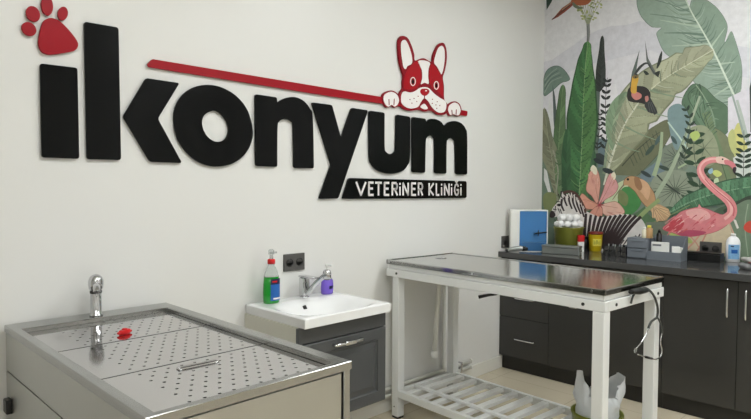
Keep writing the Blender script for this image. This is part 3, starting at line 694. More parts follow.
# hummingbird
K_([(622, 181.5), (616, 189), (611, 196)], 1.4, (134, 122, 100), .5)
P_([(645, 200), (652, 200), (660, 204), (662, 209), (658, 214), (653, 215), (648, 211), (644, 205)], (196, 158, 118))
for a in ((660, 206), (660.5, 210), (656, 214), (651, 215), (647, 212)): K_([(646, 201), a], 2.0, (216, 180, 136), 2.6); K_([(646.5, 201.5), a], .5, (134, 100, 74), .3)
B_([(621, 183), (622, 178), (627, 175.5), (634, 177), (641, 182), (647, 190), (648, 198), (643, 203), (637, 198), (631, 189), (625, 184)], (192, 150, 108), (122, 92, 68))
B_([(634, 178), (640, 180), (644, 186), (642, 196), (638, 192), (634, 186)], (216, 172, 134))
B_([(630, 176.5), (634, 177), (637, 184), (635, 188), (631, 184)], (158, 116, 82))
B_([(623.2, 178), (624.6, 177), (625.6, 178.2), (624.4, 179.4)], (30, 24, 20))
K_([(652, 196), (640, 206), (630, 216)], 3.4, (150, 170, 112), 4.0)
mu.pt = _pt
# zebra
zb = [(584, 211), (592, 214), (600, 217), (608, 216), (618, 214.5), (629, 214.5), (638, 217), (643, 221), (647, 230), (650, 245), (640, 258), (600, 256), (560, 252), (556, 236), (570, 226), (578, 216)]
B_(zb, (222, 218, 214))
B_([(551, 214), (552.5, 208.5), (556, 204), (559, 200.5), (561, 196), (562, 191.5), (565, 196), (570, 192.5), (575, 194), (580, 200), (584.5, 211), (586, 222), (578, 232), (566, 226), (562, 216), (556, 217), (552, 217)], (222, 216, 212))
zc = (52, 38, 40)
for i, (a, m_, c) in enumerate([((566, 193.5), (564.5, 199), (567, 206)), ((570, 192.5), (569, 200), (572, 209)), ((573, 193), (573, 202), (577, 212)), ((576, 195), (577, 204), (581, 214)), ((579, 198.5), (581, 207), (584, 217)), ((562, 199), (561.5, 205), (564, 211))]):
    K_([a, m_, c], 2.4, zc, 1.6)
K_([(563, 193), (568, 191.5), (574, 192.5), (579, 197.5), (584, 207), (585.5, 213)], 2.6, (86, 52, 46), 2.2)
for i in range(9):
    a = .22+i*.2; K_([(564+i*2.4, 195-math.sin(i/8*PI)*2.5+max(0, i-3)*2.2), (566+i*2.3, 198+max(0, i-3)*2.2)], .9, (222, 214, 206), .6)
K_([(561.5, 191), (561, 196), (563.5, 199)], 1.8, zc, .8); K_([(558, 194), (560, 198)], 1.2, zc, .8)
B_([(549.6, 215), (551, 211), (554, 211.5), (555.5, 215), (553.5, 217.5), (550.5, 217.5)], (44, 32, 34))
B_([(556.5, 205), (559, 203.5), (561.5, 204.5), (559.5, 206.5)], (30, 22, 24))
for a, c in (((553, 209), (557, 210)), ((555.5, 206), (555, 212)), ((558, 208.5), (560, 213)), ((557, 201.5), (561, 202)), ((560, 209), (562, 214))): K_([a, c], 1.1, zc, .6)
B_([(557, 219), (563, 217), (570, 226), (566, 240), (556, 240)], (146, 112, 94))
for i in range(12):   # flank stripes fan from upright to slanting back
    t = i/11; x0 = 586+t*55; top_ = 213.5+1.5*math.sin(t*6)+t*3.5; ln = 34
    sl = -2-26*t
    K_([(x0, top_), (x0+sl*.35, top_+10), (x0+sl, top_+ln)], 2.4+.6*t, zc, 3.4)
for i in range(6): K_([(624+i*4, 240-i*1.5), (616+i*4, 250)], 1.4, zc, .6)
# ground plants right of the zebra
P_([(646, 222), (664, 222), (676, 236), (684, 255), (648, 255)], (112, 122, 104))
P_([(684, 236), (716, 226), (736, 222), (738, 256), (690, 258)], (206, 190, 158))
P_([(668, 232), (690, 238), (694, 244), (672, 240)], (176, 196, 106))
B_([(728, 214), (738, 204), (752, 200), (764, 214), (766, 240), (760, 262), (742, 262), (733, 236)], (112, 132, 108))
K_([(748, 204), (745, 226), (748, 256)], 1.2, (148, 164, 140))
B_([(743.5, 228), (746, 223), (751, 221), (757, 226), (753, 233), (747, 232)], (214, 74, 56))
P_([(733, 219), (736, 220), (739, 228), (737, 229)], (226, 222, 214))
# flamingo
lg = (214, 156, 136)
K_([(702, 232), (694, 242), (683, 253)], 1.8, lg, 1.5); K_([(707, 232), (700, 246), (690, 262)], 1.6, (200, 140, 122), 1.4)
K_([(690, 236), (697, 244), (703, 256)], 1.4, (206, 150, 130), 1.2); K_([(728, 220), (735, 238), (738, 256)], 1.6, (210, 166, 146), 1.4)
K_([(686, 232), (678, 246)], .9, (70, 60, 56), .6)
B_([(663, 229), (668, 223.5), (674, 218), (681, 212), (690, 209), (700, 207.5), (709, 210), (716, 213), (723, 214.5), (731, 209), (734, 213), (731.5, 220), (724, 227), (714, 232), (700, 235), (684, 236), (674, 233)], (222, 128, 134), (176, 84, 92))
B_([(664, 228.5), (672, 221), (680, 218), (684, 224), (678, 231), (668, 231)], (206, 70, 82))
B_([(676, 232), (690, 230), (706, 232), (698, 236), (684, 236.5)], (190, 76, 104))
B_([(686, 211.5), (698, 208.5), (708, 212), (710, 218), (700, 221), (690, 218)], (238, 174, 172))
r = random.Random(4)
for i in range(42):
    x = r.uniform(668, 716); y = 220+r.uniform(-7, 10)-(.10*(x-690) if x > 690 else -.18*(690-x)); l = r.uniform(3, 7)
    K_([(x, y), (x-l*.55, y+l*.35), (x-l, y+l*.8)], r.uniform(.7, 1.7), r.choice([(236, 156, 158), (206, 84, 96), (242, 188, 184), (190, 64, 84), (226, 116, 124), (214, 96, 92)]), .3)
P_([(697.5, 208), (699, 204), (702, 208), (706, 209)], (236, 150, 152))
neck = [(716, 221.5), (725, 220), (731.2, 214.5), (732, 207.5), (729, 201.5), (724.5, 197), (717.5, 191.5), (709.5, 184.5), (702.8, 177), (700.4, 169.5), (704.5, 162.8), (712, 159.8), (720, 160)]
K_(neck, 11, (226, 138, 140), 5.6)
K_([(p[0]-.6, p[1]-.9) for p in neck[1:]], 3.0, (240, 182, 178), 1.8)
K_([(p[0]+2.0, p[1]+1.6) for p in neck[2:9]], 1.2, (204, 96, 106), 1.0)
B_([(716, 157.6), (721, 156.4), (726, 158), (730, 161), (728.5, 164.5), (722, 164), (717, 162.6)], (232, 196, 182))
B_([(724.5, 160), (730, 160.6), (734.6, 163.5), (736.2, 168), (735, 172.5), (732.6, 169), (729, 165.4), (725, 164)], (214, 122, 130))
B_([(733.6, 167.2), (736.4, 167.6), (735.8, 171.5), (734, 173.2), (732.8, 170)], (60, 44, 54))
B_([(721.6, 159), (722.8, 158.4), (723.5, 159.4), (722.4, 160.1)], (40, 30, 36))
# beyond the frame on the right the print goes on
for i, (x, y, a, l) in enumerate(((790, 120, -60, 60), (820, 60, -100, 80), (850, 150, -70, 70), (800, 200, -30, 50), (880, 90, -95, 90), (900, 190, -60, 60))):
    e = (x+l*math.cos(math.radians(a)), y+l*math.sin(math.radians(a))); m_ = ((x+e[0])/2+4, (y+e[1])/2)
    L_([(x, y+40), m_, e], [(0, 1, 1), (.3, 14, 12), (.7, 13, 12), (1, 0, 0)], [(96, 132, 100), (140, 160, 138), (124, 132, 100)][i % 3], None, (80, 104, 84), 14, rib=(180, 196, 170), ribw=1.2, seed=40+i)
me = mu.build('wall_mural')
# cut away what would reach past the end of the wall
tag(me, 'tropical jungle wallpaper with flamingo, zebra and toucan above the dark worktop', 'wallpaper')
#ENDMURAL#
# ------------------------------------------------------------------ grooming tub
TX0, TX1, TY0, TY1, TZ = -3.882, -3.272, -1.217, -.02, .867
tub = thing('grooming_tub', 'stainless steel grooming tub with perforated tray against the sign wall', 'pet bath', ((TX0+TX1)/2, (TY0+TY1)/2, 0))
def loc(o, base): # shift world-built mesh into its parent's frame
    o.data.transform(Matrix.Translation(-Vector(base))); return o
TB = tub.location
def tp(name, mb, m, parent=tub, label=None):
    o = mb.build(name, m, parent, label); loc(o, TB); return o
# carcass panels
b = MB(); b.box(TX0+.003, TX0+.03, TY0+.01, TY1-.005, .1, .70, .001); b.box(TX0+.003, TX0+.03, TY0+.01, TY1-.005, .7045, .845, .001)
tp('side_panel', b, STEELB)
b = MB(); b.box(TX1-.03, TX1-.004, TY0+.05, TY1-.005, .1, .845, .001); tp('side_panel', b, STEELB)
b = MB(); b.box(TX0+.03, TX1-.03, TY0+.01, TY0+.03, .1, .836, .002); tp('front_panel', b, STEELB)
b = MB(); b.box(TX1-.027, TX1-.002, TY0+.004, TY0+.035, .02, .845, .002); tp('corner_post', b, STEEL)
b = MB(); b.box(TX0+.03, TX1-.03, TY1-.03, TY1-.005, .1, .84, .001); tp('back_panel', b, STEELB)
b = MB(); b.box(TX0+.03, TX1-.03, TY0+.04, TY1-.03, .1, .12); tp('bottom_panel', b, DARKG)
b = MB(); b.box(TX0+.04, TX1-.04, TY0+.06, TY1-.05, 0, .1); tp('plinth', b, DARKG)
# rim with sloping inner walls
ix0, ix1, iy0, iy1 = TX0+.028, TX1-.042, TY0+.022, TY1-.105
bm = bmesh.new()
def ring(x0, x1, y0, y1, z): return [bm.verts.new(p) for p in ((x0, y0, z), (x1, y0, z), (x1, y1, z), (x0, y1, z))]
R1 = ring(TX0, TX1, TY0, TY1, .843); R2 = ring(TX0, TX1, TY0, TY1, TZ-.002); R3 = ring(TX0+.002, TX1-.002, TY0+.002, TY1-.002, TZ)
R4 = ring(ix0, ix1, iy0, iy1, TZ); R5 = ring(ix0+.004, ix1-.004, iy0+.004, iy1-.004, TZ-.003); R6 = ring(ix0+.006, ix1-.006, iy0+.006, iy1-.006, .74)
for a, c in ((R1, R2), (R2, R3), (R3, R4), (R4, R5), (R5, R6)):
    for i in range(4): bm.faces.new((a[i], a[(i+1) % 4], c[(i+1) % 4], c[i]))
bm.faces.new(R6)
bmesh.ops.recalc_face_normals(bm, faces=bm.faces[:])
for f in bm.faces:
    pass
me = bpy.data.meshes.new('rim'); bm.to_mesh(me); bm.free()
me.transform(Matrix.Translation(-Vector(TB))); link('rim', me, STEEL, tub, 'folded steel rim and basin')
# perforated trays
seams = [iy1-.008, -.47, -.835, iy0+.008]
px0, px1 = ix0+.008, ix1-.008
for j in range(3):
    ya, yb = seams[j], seams[j+1]+.002
    outs = [[(px0, yb), (px1, yb), (px1, ya), (px0, ya)]]
    ny = 8; py = ((ya-.03)-(yb+.035))/ny if j else ((ya-.012)-(yb+.03))/ny
    for r_ in range(ny+1):
        yy = yb+(.035 if j else .03)+py*r_
        n = 0
        xx = -3.745+(.0205 if r_ % 2 else 0)
        while xx < px1-.03:
            if xx > px0+.03: outs.append(ell(xx, yy, .0046, .0046, n=10))
            xx += .041
    me = fillcurve(outs, .001)
    me.materials.clear()
    me.transform(Matrix.Translation((0, 0, .850)) @ Matrix.Identity(4)); me.transform(Matrix.Translation(-Vector(TB)))
    tr = link('perforated_tray', me, STEELT, tub)
    b = MB(); b.box(px0, px1, yb-.0005, yb+.0015, .8505, .8522); o = b.build('folded_edge', STEEL, tr); loc(o, TB)
    if j == 2:
        b = MB()
        a = Vector((-3.648, -.898, .853)); c = Vector((-3.53, -.904, .853)); d = (c-a).normalized(); n_ = Vector((-d.y, d.x, 0))*.009
        b.tube(spline([a+n_*.6, a+n_+d*.01, c+n_-d*.01, c+n_*.6, c-n_*.6, c-n_-d*.01, a-n_+d*.01, a-n_*.6, a+n_*.6], 5), .0028, 8)
        o = b.build('handle', CHROME, tr, 'oval lift handle'); loc(o, TB)
b = MB(); b.box(TX0-.016, TX0+.007, -.10, -.055, .562, .612, .004); tp('latch', b, BLKPL, label='black plastic latch')
# tub faucet
fx, fy = -3.586, -.085
fa = MB(); fa.lathe([(.024, 0), (.024, .006), (.0205, .010), (.0200, .10), (.0205, .104)], 24, c=(fx, fy, TZ)); fa = tp('faucet', fa, CHROME, label='chrome mixer tap of the tub')
b = MB(); b.lathe([(.0205, .0), (.0255, .010), (.0280, .026), (.0275, .040), (.022, .054), (.012, .062), (.001, .065)], 24, c=(fx, fy, TZ+.098)); o = b.build('mixer_cap', CHROME, fa); loc(o, TB)
b = MB(); b.tube(spline([(fx-.003, fy-.01, TZ+.120), (fx-.014, fy-.045, TZ+.126), (fx-.027, fy-.085, TZ+.122), (fx-.032, fy-.10, TZ+.108)], 6), .0125, 12); o = b.build('spout', CHROME, fa); loc(o, TB)
b = MB(); b.lathe([(.0205, .088), (.0222, .090), (.0222, .097), (.0205, .099)], 24, c=(fx, fy, TZ)); o = b.build('collar', BLKSAT, fa); loc(o, TB)

# red plug on the tray
t = thing('drain_plug', 'small red plastic plug lying on the perforated tray of the tub', 'plug', (-3.597, -.388, .8515), .25)
b = MB(); b.lathe([(.017, 0), (.019, .003), (.019, .013), (.016, .016)], 8, sy=.62, M=Matrix.Diagonal((1.25, 1, 1, 1))); b.build('body', REDPL, t)
b = MB(); b.box(-.028, .028, -.006, .006, .003, .011, .003); b.build('tab', REDPL, t)
b = MB(); b.lathe([(.010, 0), (.010, .003), (.006, .005)], 12, c=(0, 0, .016)); b.build('knob', REDPL, t)

# ------------------------------------------------------------------ washbasin
van = thing('vanity_cabinet', 'dark grey wall-hung vanity cabinet with framed door under the white washbasin', 'cabinet', (-2.59, -.21, .30))
def vp(name, mb, m, parent=van, label=None, base=None):
    o = mb.build(name, m, parent, label); loc(o, van.location); return o
VX0, VX1 = -2.865, -2.315
b = MB(); b.box(VX0+.001, VX0+.018, -.412, -.002, .30, .755); b.box(VX1-.018, VX1, -.412, -.002, .30, .755); b.box(VX0+.018, VX1-.018, -.412, -.002, .30, .318); b.box(VX0+.018, VX1-.018, -.02, -.002, .318, .755)
vp('body', b, CREAM, label='cream cabinet body')
b = MB(); b.box(VX0, VX1, -.432, -.412, .679, .752, .003); vp('top_rail', b, GREYD)
def framed(x0, x1, z0, z1, y, th):
    bm = bmesh.new()
    def rg(i, yy): return [bm.verts.new(p) for p in ((x0+i, yy, z0+i), (x1-i, yy, z0+i), (x1-i, yy, z1-i), (x0+i, yy, z1-i))]
    L = [rg(0, y+th), rg(0, y+.003), rg(.003, y), rg(.055, y), rg(.060, y+.007), rg(.070, y+.007), rg(.092, y+.001), ]
    for a, c in zip(L, L[1:]):
        for i in range(4): bm.faces.new((a[i], a[(i+1) % 4], c[(i+1) % 4], c[i]))
    bm.faces.new(L[-1]); bm.faces.new(L[0][::-1]); bmesh.ops.recalc_face_normals(bm, faces=bm.faces[:])
    me = bpy.data.meshes.new('door'); bm.to_mesh(me); bm.free(); return me
me = framed(VX0, VX1, .302, .674, -.434, .02); me.transform(Matrix.Translation(-Vector(van.location)))
dr = link('door', me, GREYD, van)
b = MB()
b.tube(spline([(-2.666, -.434, .646), (-2.666, -.452, .646), (-2.645, -.458, .647), (-2.58, -.461, .647), (-2.515, -.458, .647), (-2.494, -.452, .646), (-2.494, -.434, .646)], 6), .0075, 10)
b.box(-2.615, -2.545, -.468, -.456, .638, .656, .003)
o = b.build('handle', CHROME, dr, 'chrome bow handle'); loc(o, van.location)

bas = thing('washbasin', 'white ceramic washbasin with chrome tap on the grey vanity', 'sink', (-2.59, -.24, .755))
BX0, BX1, BY0, BY1, BZ = -2.862, -2.318, -.474, -.003, .803
bm = bmesh.new()
NX, NY = 44, 36
def bz(x, y):
    u = (x-(-2.593))/.250; v = (y-(-.283))/.178
    r = (abs(u)**3.2+abs(v)**3.2)**(1/3.2)
    if r >= 1: 
        e = min(x-BX0, BX1-x, y-BY0, BY1-y)
        return BZ-.006*max(0, 1-e/.008)**2 - (.002 if r < 1.15 else 0)*0
    s_ = 1-r; t = min(1, s_/.62); t = t*t*(3-2*t)
    return BZ-.002-.088*t-.012*s_
grid = [[bm.verts.new((BX0+(BX1-BX0)*i/NX, BY0+(BY1-BY0)*j/NY, bz(BX0+(BX1-BX0)*i/NX, BY0+(BY1-BY0)*j/NY))) for j in range(NY+1)] for i in range(NX+1)]
for i in range(NX):
    for j in range(NY):
        f = bm.faces.new((grid[i][j], grid[i+1][j], grid[i+1][j+1], grid[i][j+1])); f.smooth = True
bd = [grid[i][0] for i in range(NX+1)]+[grid[NX][j] for j in range(1, NY+1)]+[grid[i][NY] for i in range(NX-1, -1, -1)]+[grid[0][j] for j in range(NY-1, 0, -1)]
low = [bm.verts.new((-2.595+(v.co.x+2.595)*.985, -.24+(v.co.y+.24)*.985, .757)) for v in bd]
n = len(bd)
for i in range(n):
    f = bm.faces.new((bd[i], low[i], low[(i+1) % n], bd[(i+1) % n])); f.smooth = False
bt = [bm.verts.new((-2.59+(v.co.x+2.59)*.80, -.26+(v.co.y+.26)*.72, .757)) for v in low]
bl = [bm.verts.new((-2.59+(v.co.x+2.59)*.74, -.26+(v.co.y+.26)*.64, .690)) for v in low]
for a, c in ((low, bt), (bt, bl)):
    for i in range(n): bm.faces.new((a[i], c[i], c[(i+1) % n], a[(i+1) % n]))
bm.faces.new(bl)
bmesh.ops.recalc_face_normals(bm, faces=bm.faces[:])
me = bpy.data.meshes.new('basin'); bm.to_mesh(me); bm.free(); me.transform(Matrix.Translation(-Vector(bas.location))); link('basin', me, CERAM, bas)
def bp(name, mb, m, parent=bas, label=None):
    o = mb.build(name, m, parent, label); loc(o, bas.location); return o
b = MB(); b.cyl((-2.607, -.152, bz(-2.607, -.152)-.003), (-2.607, -.140, bz(-2.607, -.146)+.003), .011, n=20); bp('overflow_hole', b, DARKG)
b = MB(); b.lathe([(.026, 0), (.026, .003), (.020, .004)], 24, c=(-2.59, -.262, .702)); bp('drain', b, CHROME)
fx, fy = -2.548, -.068
b = MB(); b.lathe([(.026, 0), (.026, .004), (.022, .006)], 24, c=(fx, fy, BZ)); b.box(fx-.021, fx+.021, fy-.021, fy+.021, BZ+.004, BZ+.104, .006, 3); fau = bp('faucet', b, CHROME, label='square chrome mixer tap')
b = MB(); b.box(fx-.023, fx+.023, fy-.095, fy+.022, BZ+.106, BZ+.113, .002); o = b.build('lever', CHROME, fau); loc(o, bas.location)
e1 = at(327, 274, 1, -.205)
b = MB(); b.tube(spline([(fx, fy-.012, BZ+.022), (fx*.8+e1.x*.2, fy*.8+e1.y*.2, BZ+.03), tuple((Vector((fx, fy, BZ+.022))*.45+e1*.55)), tuple(e1)], 6), .0135, 12); o = b.build('spout', CHROME, fau); loc(o, bas.location)
b = MB(); b.lathe([(.017, -.024), (.021, -.018), (.0225, .004), (.017, .021), (.004, .026)], 20, c=(e1.x, e1.y, e1.z-.001)); sh = b.build('spout_head', CHROME, fau); loc(sh, bas.location)
b = MB(); b.lathe([(.015, -.029), (.015, -.0235)], 16, c=(e1.x, e1.y, e1.z)); o = b.build('aerator', BLKPL, sh); loc(o, bas.location)

# bottles on the washbasin
gb = thing('spray_bottle', 'green cleaner bottle with red cap and blue label on the washbasin', 'bottle', (-2.760, -.078, BZ), -.25); gb.scale = (1.14, 1.14, .99)
b = MB(); b.lathe([(.030, 0), (.036, .004), (.037, .05), (.0355, .10), (.033, .132)], 28, sy=.66); b.build('liquid', GREEN, gb, 'bright green liquid')
b = MB(); b.lathe([(.033, .1325), (.029, .150), (.020, .175), (.014, .188), (.0125, .196)], 28, sy=.75); b.build('shoulder', CLEAR, gb, 'clear plastic neck')
b = MB(); b.lathe([(.0165, .196), (.0165, .216), (.013, .220)], 20); b.build('cap', REDPL, gb, 'red screw cap')
b = MB(); b.lathe([(.008, .220), (.007, .240), (.012, .243), (.012, .262), (.007, .268)], 16); b.box(-.005, .024, -.004, .004, .246, .256, .002); b.build('spray_head', CLEAR, gb, 'clear spray nozzle')
def wraplabel(name, m, parent, r, sy, a0, a1, z0, z1, off=.0008, n=14, label=None):
    bm = bmesh.new(); A = []; B = []
    for i in range(n+1):
        a = a0+(a1-a0)*i/n
        A.append(bm.verts.new(((r+off)*math.cos(a), (sy*r+off)*math.sin(a), z0))); B.append(bm.verts.new(((r+off)*math.cos(a), (sy*r+off)*math.sin(a), z1)))
    for i in range(n): bm.faces.new((A[i], A[i+1], B[i+1], B[i])).smooth = True
    me = bpy.data.meshes.new(name); bm.to_mesh(me); bm.free()
    return link(name, me, m, parent, label)
lb = wraplabel('label', BLUEL, gb, .0372, .68, -1.9, -.15, .016, .118, label='blue wrap label')
wraplabel('label_top', NAVY, lb, .0374, .69, -1.9, -.15, .096, .124)
wraplabel('label_patch', REDPL, lb, .0376, .70, -1.7, -1.1, .106, .114)
wraplabel('label_script', SIGNW, lb, .0376, .70, -1.6, -.5, .022, .030)

pb = thing('soap_bottle', 'purple liquid soap bottle with clear pump behind the basin tap', 'bottle', (-2.398, -.074, BZ), 0); pb.scale = (1.12, 1.12, 1.0)
b = MB(); b.lathe([(.027, 0), (.033, .004), (.034, .04), (.031, .072), (.026, .080)], 28, sy=.72); b.build('liquid', PURPLE, pb, 'violet liquid')
b = MB(); b.lathe([(.026, .0805), (.020, .096), (.013, .104), (.013, .112)], 24, sy=.8); b.build('shoulder', CLEAR, pb)
b = MB(); b.lathe([(.014, .112), (.014, .126), (.006, .128), (.006, .146), (.011, .148), (.011, .160)], 18); b.box(-.006, .006, -.036, 0, .150, .159, .002); b.build('pump', WPL, pb, 'pale pump head')
wraplabel('label', NAVY, pb, .0341, .73, -1.8, -1.1, .030, .046)

# ------------------------------------------------------------------ sockets
def socket(label, c, horiz, facing, wd, hg, wdr):
    """twin wall socket; facing: 'y' on the sign wall, 'x' on the mural wall"""
    t = thing('wall_socket', label, 'socket', c, 0 if facing == 'y' else -PI/2, 'dark twin wall sockets')
    b = MB(); b.box(-wd/2, wd/2, -.010, 0, -hg/2, hg/2, .003); b.build('frame', SOCK, t)
    for s in (-1, 1):
        b = MB(); cx = s*wd*.235+(wd*.0)
        R_ = Matrix.Translation((cx, -.010, 0)) @ Matrix.Rotation(PI/2, 4, 'X')
        b.lathe([(.0215, 0), (.0215, .003), (.0185, .003), (.0175, -.004)], 24, M=R_)
        o = b.build('outlet', BLKPL, t)
        b = MB()
        for q in (-1, 1): b.cyl((cx+q*.0065, -.0052, 0), (cx+q*.0065, -.0075, 0), .0022, n=8)
        b.build('contact', CHROME, o)
    return t
p1 = at(293.5, 262, 1, 0); socket('dark twin socket on the white wall above the washbasin', (p1.x, 0, p1.z), 1, 'y', .135, .09, 0)
p1 = at(506, 241.5, 1, 0); socket('dark twin socket on the white wall at the end of the worktop', (p1.x, 0, p1.z), 1, 'y', .135, .09, 0)
p1 = at(711, 249, 0, -.003); socket('dark twin socket on the mural beside the white bottle', (-.0065, p1.y, p1.z+.004), 1, 'x', .135, .09, 0)

# ------------------------------------------------------------------ pipes by the wall
wpz = thing('water_pipe', 'white water pipe running down and along the wall behind the steel table', 'pipe', (-1.6, -.03, .15))
def pp(name, mb, m, parent=wpz, label=None): o = mb.build(name, m, parent, label); loc(o, wpz.location); return o
b = MB(); b.tube([(-1.333, -.030, .93), (-1.333, -.030, .20), (-1.333, -.030, .135)], .0135, 12); pp('riser', b, PIPE)
xe_ = at(470, 362, 1, -.028).x
b = MB(); b.tube([(-2.85, -.028, .150), (xe_, -.028, .142)], .0125, 12); pp('upper_run', b, PIPE)
b = MB(); b.tube([(-2.85, -.028, .108), (xe_, -.028, .100)], .0125, 12); pp('lower_run', b, PIPE)
xc_ = at(460, 365, 1, -.028).x; xe_ = at(470, 362, 1, -.028).x; b = MB(); b.box(xc_-.006, xc_+.006, -.046, -.001, .082, .162, .002); b.cyl((xc_-.010, -.028, .1425), (xc_+.010, -.028, .1425), .0165); b.cyl((xc_-.010, -.028, .1005), (xc_+.010, -.028, .1005), .0165); pp('clamp', b, CHROME, label='metal pipe clamp')
for z in (.142, .100):
    b = MB(); b.cyl((xe_+.0005, -.028, z), (xe_+.014, -.028, z), .0155); pp('end_cap', b, PIPE)

# ------------------------------------------------------------------ examination table
EX, EY, EZ, ER = -1.6556, -.7443, .945, math.radians(-3.5)
ext = thing('examination_table', 'white framed examination table with polished steel top and slatted lower shelf', 'table', (EX, EY, 0), ER)
HW, HL = .2965, .685
b = MB(); b.box(-HW, HW, -HL, HL, EZ-.026, EZ-.004, .002)
for (x0, x1, y0, y1) in ((-HW, HW, -HL, -HL+.012), (-HW, HW, HL-.012, HL), (-HW, -HW+.012, -HL, HL), (HW-.012, HW, -HL, HL)):
    b.box(x0, x1, y0, y1, EZ-.026, EZ, .002)
top = b.build('steel_top', STEELD, ext, 'polished steel table top')
dq = at(441, 258, 2, EZ-.004); dl = Matrix.Rotation(-ER, 4, 'Z') @ Vector((dq.x-EX, dq.y-EY, 0))
b = MB(); b.lathe([(.034, 0), (.034, .002), (.026, .0025), (.022, .0005), (.004, .0005)], 24, c=(dl.x, dl.y, EZ-.0038)); b.build('drain', CHROME, top)
for (x, y) in ((-HW-.001, HL-.03), (-HW-.001, .03), (-HW-.001, -HL+.06)):
    b = MB(); b.cyl((x-.004, y, EZ-.013), (x+.004, y, EZ-.013), .006, n=12); b.build('rivet', CHROME, top)
b = MB(); b.box(-HW+.008, HW-.008, -HL+.008, HL-.008, EZ-.050, EZ-.0265, .002); b.build('sub_top', WFRAME, ext, 'white board under the steel top')
z1, z0 = EZ-.052, EZ-.098
for x0, x1, y0, y1 in ((-HW, -HW+.03, -HL, HL), (HW-.03, HW, -HL, HL), (-HW+.03, HW-.03, -HL, -HL+.03), (-HW+.03, HW-.03, HL-.03, HL)):
    b = MB(); b.box(x0, x1, y0, y1, z0, z1, .003); b.build('rail', WFRAME, ext)
for x, y in ((-HW-.0005, HL-.09), (-HW-.0005, -HL+.10)):
    b = MB(); b.cyl((x-.003, y, EZ-.075), (x+.003, y, EZ-.075), .0075, n=12); b.build('bolt', BLKSAT, ext)
for x in (-HW+.10, HW-.07):
    b = MB(); b.cyl((x, -HL-.003, EZ-.075), (x, -HL+.003, EZ-.075), .0075, n=12); b.build('bolt', BLKSAT, ext)
LW = .054
legs = [(-HW+.008, HL-.045-LW), (HW-LW-.036, HL-.045-LW), (-HW-.001, -HL+.002), (HW-LW-.036, -HL+.002)]
for x, y in legs:
    b = MB(); b.box(x, x+LW, y, y+LW, .012, EZ-.098, .004); lg = b.build('leg', WFRAME, ext)
    b = MB(); b.box(x+.003, x+LW-.003, y+.003, y+LW-.003, 0, .012); b.build('foot', BLKPL, lg)
    b = MB(); b.cyl((x-.002, y+LW*.55, .07), (x+.002, y+LW*.55, .07), .004, n=8); b.build('bolt', BLKSAT, lg)
# lower shelf
SZ = .174
ya, yb = legs[2][1]+LW, legs[0][1]
sh = MB().box(-HW+.006, -HW+.034, ya, yb, SZ-.042, SZ, .003).build('shelf_rail', WFRAME, ext)
MB().box(HW-.069, HW-.041, ya, yb, SZ-.042, SZ, .003).build('shelf_rail', WFRAME, ext)
MB().box(-HW+.055, HW-.09, yb, yb+.03, SZ-.042, SZ, .003).build('shelf_rail', WFRAME, ext)
MB().box(-HW+.055, HW-.09, ya-.03, ya, SZ-.042, SZ, .003).build('shelf_rail', WFRAME, ext)
ns = 12
for i in range(ns):
    yc = yb-.055-(yb-ya-.09)*i/(ns-1)
    MB().box(-HW+.034, HW-.069, yc-.020, yc+.020, SZ-.026, SZ-.004, .002).build('shelf_slat', WFRAME, ext)
MB().box(-HW+.13, -HW+.155, ya+.01, yb-.01, SZ-.0035, SZ+.014, .003).build('shelf_bar', WFRAME, ext, 'lengthwise bar across the slats')
# crank lever under the table
c0 = at(505, 293.5, 0, -1.50); c1 = at(497, 294.2, 0, -1.56); c2 = at(478.5, 297.2, 0, -1.62)
Ri = Matrix.Rotation(-ER, 4, 'Z')
def L2(p): return tuple(Ri @ Vector((p.x-EX, p.y-EY, p.z)))
q0, q1, q2 = L2(c0), L2(c1), L2(c2)
b = MB(); b.tube([(q0[0], q0[1]-.25, EZ-.14), (q0[0], q0[1]-.05, q0[2]+.002), q0, q1], .005, 10); b.tube([(q0[0], q0[1]-.25, EZ-.05), (q0[0], q0[1]-.25, EZ-.145)], .008, 10)
lv = b.build('crank_rod', CHROME, ext, 'thin metal release rod')
b = MB(); b.tube(spline([q1, tuple((Vector(q1)+Vector(q2))/2+Vector((0, 0, .003))), q2], 5), .009, 12, taper=lambda t: .7+.5*t); b.build('grip', BLKPL, lv, 'black grip')
# drain hose
h0 = Vector(L2(at(439, 286, 1, -.16))); h1 = Vector(L2(at(434.3, 352.5, 1, -.16)))
b = MB(); b.tube([(dl.x, dl.y, EZ-.05), tuple(h0+Vector((0, 0, .05))), tuple(h0), tuple(h0*.5+h1*.5), tuple(h1)], .016, 12); hs = b.build('drain_hose', PIPE, ext, 'white drain hose hanging under the top')
b = MB(); b.cyl(tuple(h1+Vector((0, 0, .012))), tuple(h1-Vector((0, 0, .032))), .0225, n=16, bev=.003); b.build('hose_end', WPL, hs)

# stethoscope hanging at the table end
st = thing('stethoscope', 'black stethoscope hanging from the right end of the steel table', 'stethoscope', (-1.75, -1.45, .9))
def EW(x, y, z): return (Matrix.Rotation(ER, 4, 'Z') @ Vector((x, y, 0))) + Vector((EX, EY, z))
def tpn(px, py, off=.012):   # on the plane just outside the table end
    n_ = Matrix.Rotation(ER, 4, 'Z') @ Vector((0, -1, 0)); o_ = EW(0, -HL-off, 0)
    r = _F*FPX + _R*(px-375.5) - _U*(py-209.5)
    return CAM + r*((o_-CAM).dot(n_)/r.dot(n_))
def sp(name, mb, m, parent=st, label=None): o = mb.build(name, m, parent, label); loc(o, st.location); return o
tube = sp('tubing', MB().tube(spline([tpn(640, 289.5, .016), tpn(644, 288, .014), tpn(647.5, 289), tpn(652, 293), tpn(655.5, 299.5), tpn(657.8, 309), tpn(657, 317), tpn(654, 319.5), tpn(651, 322), tpn(648.5, 328)], 6), .0055, 10), RUBBER)
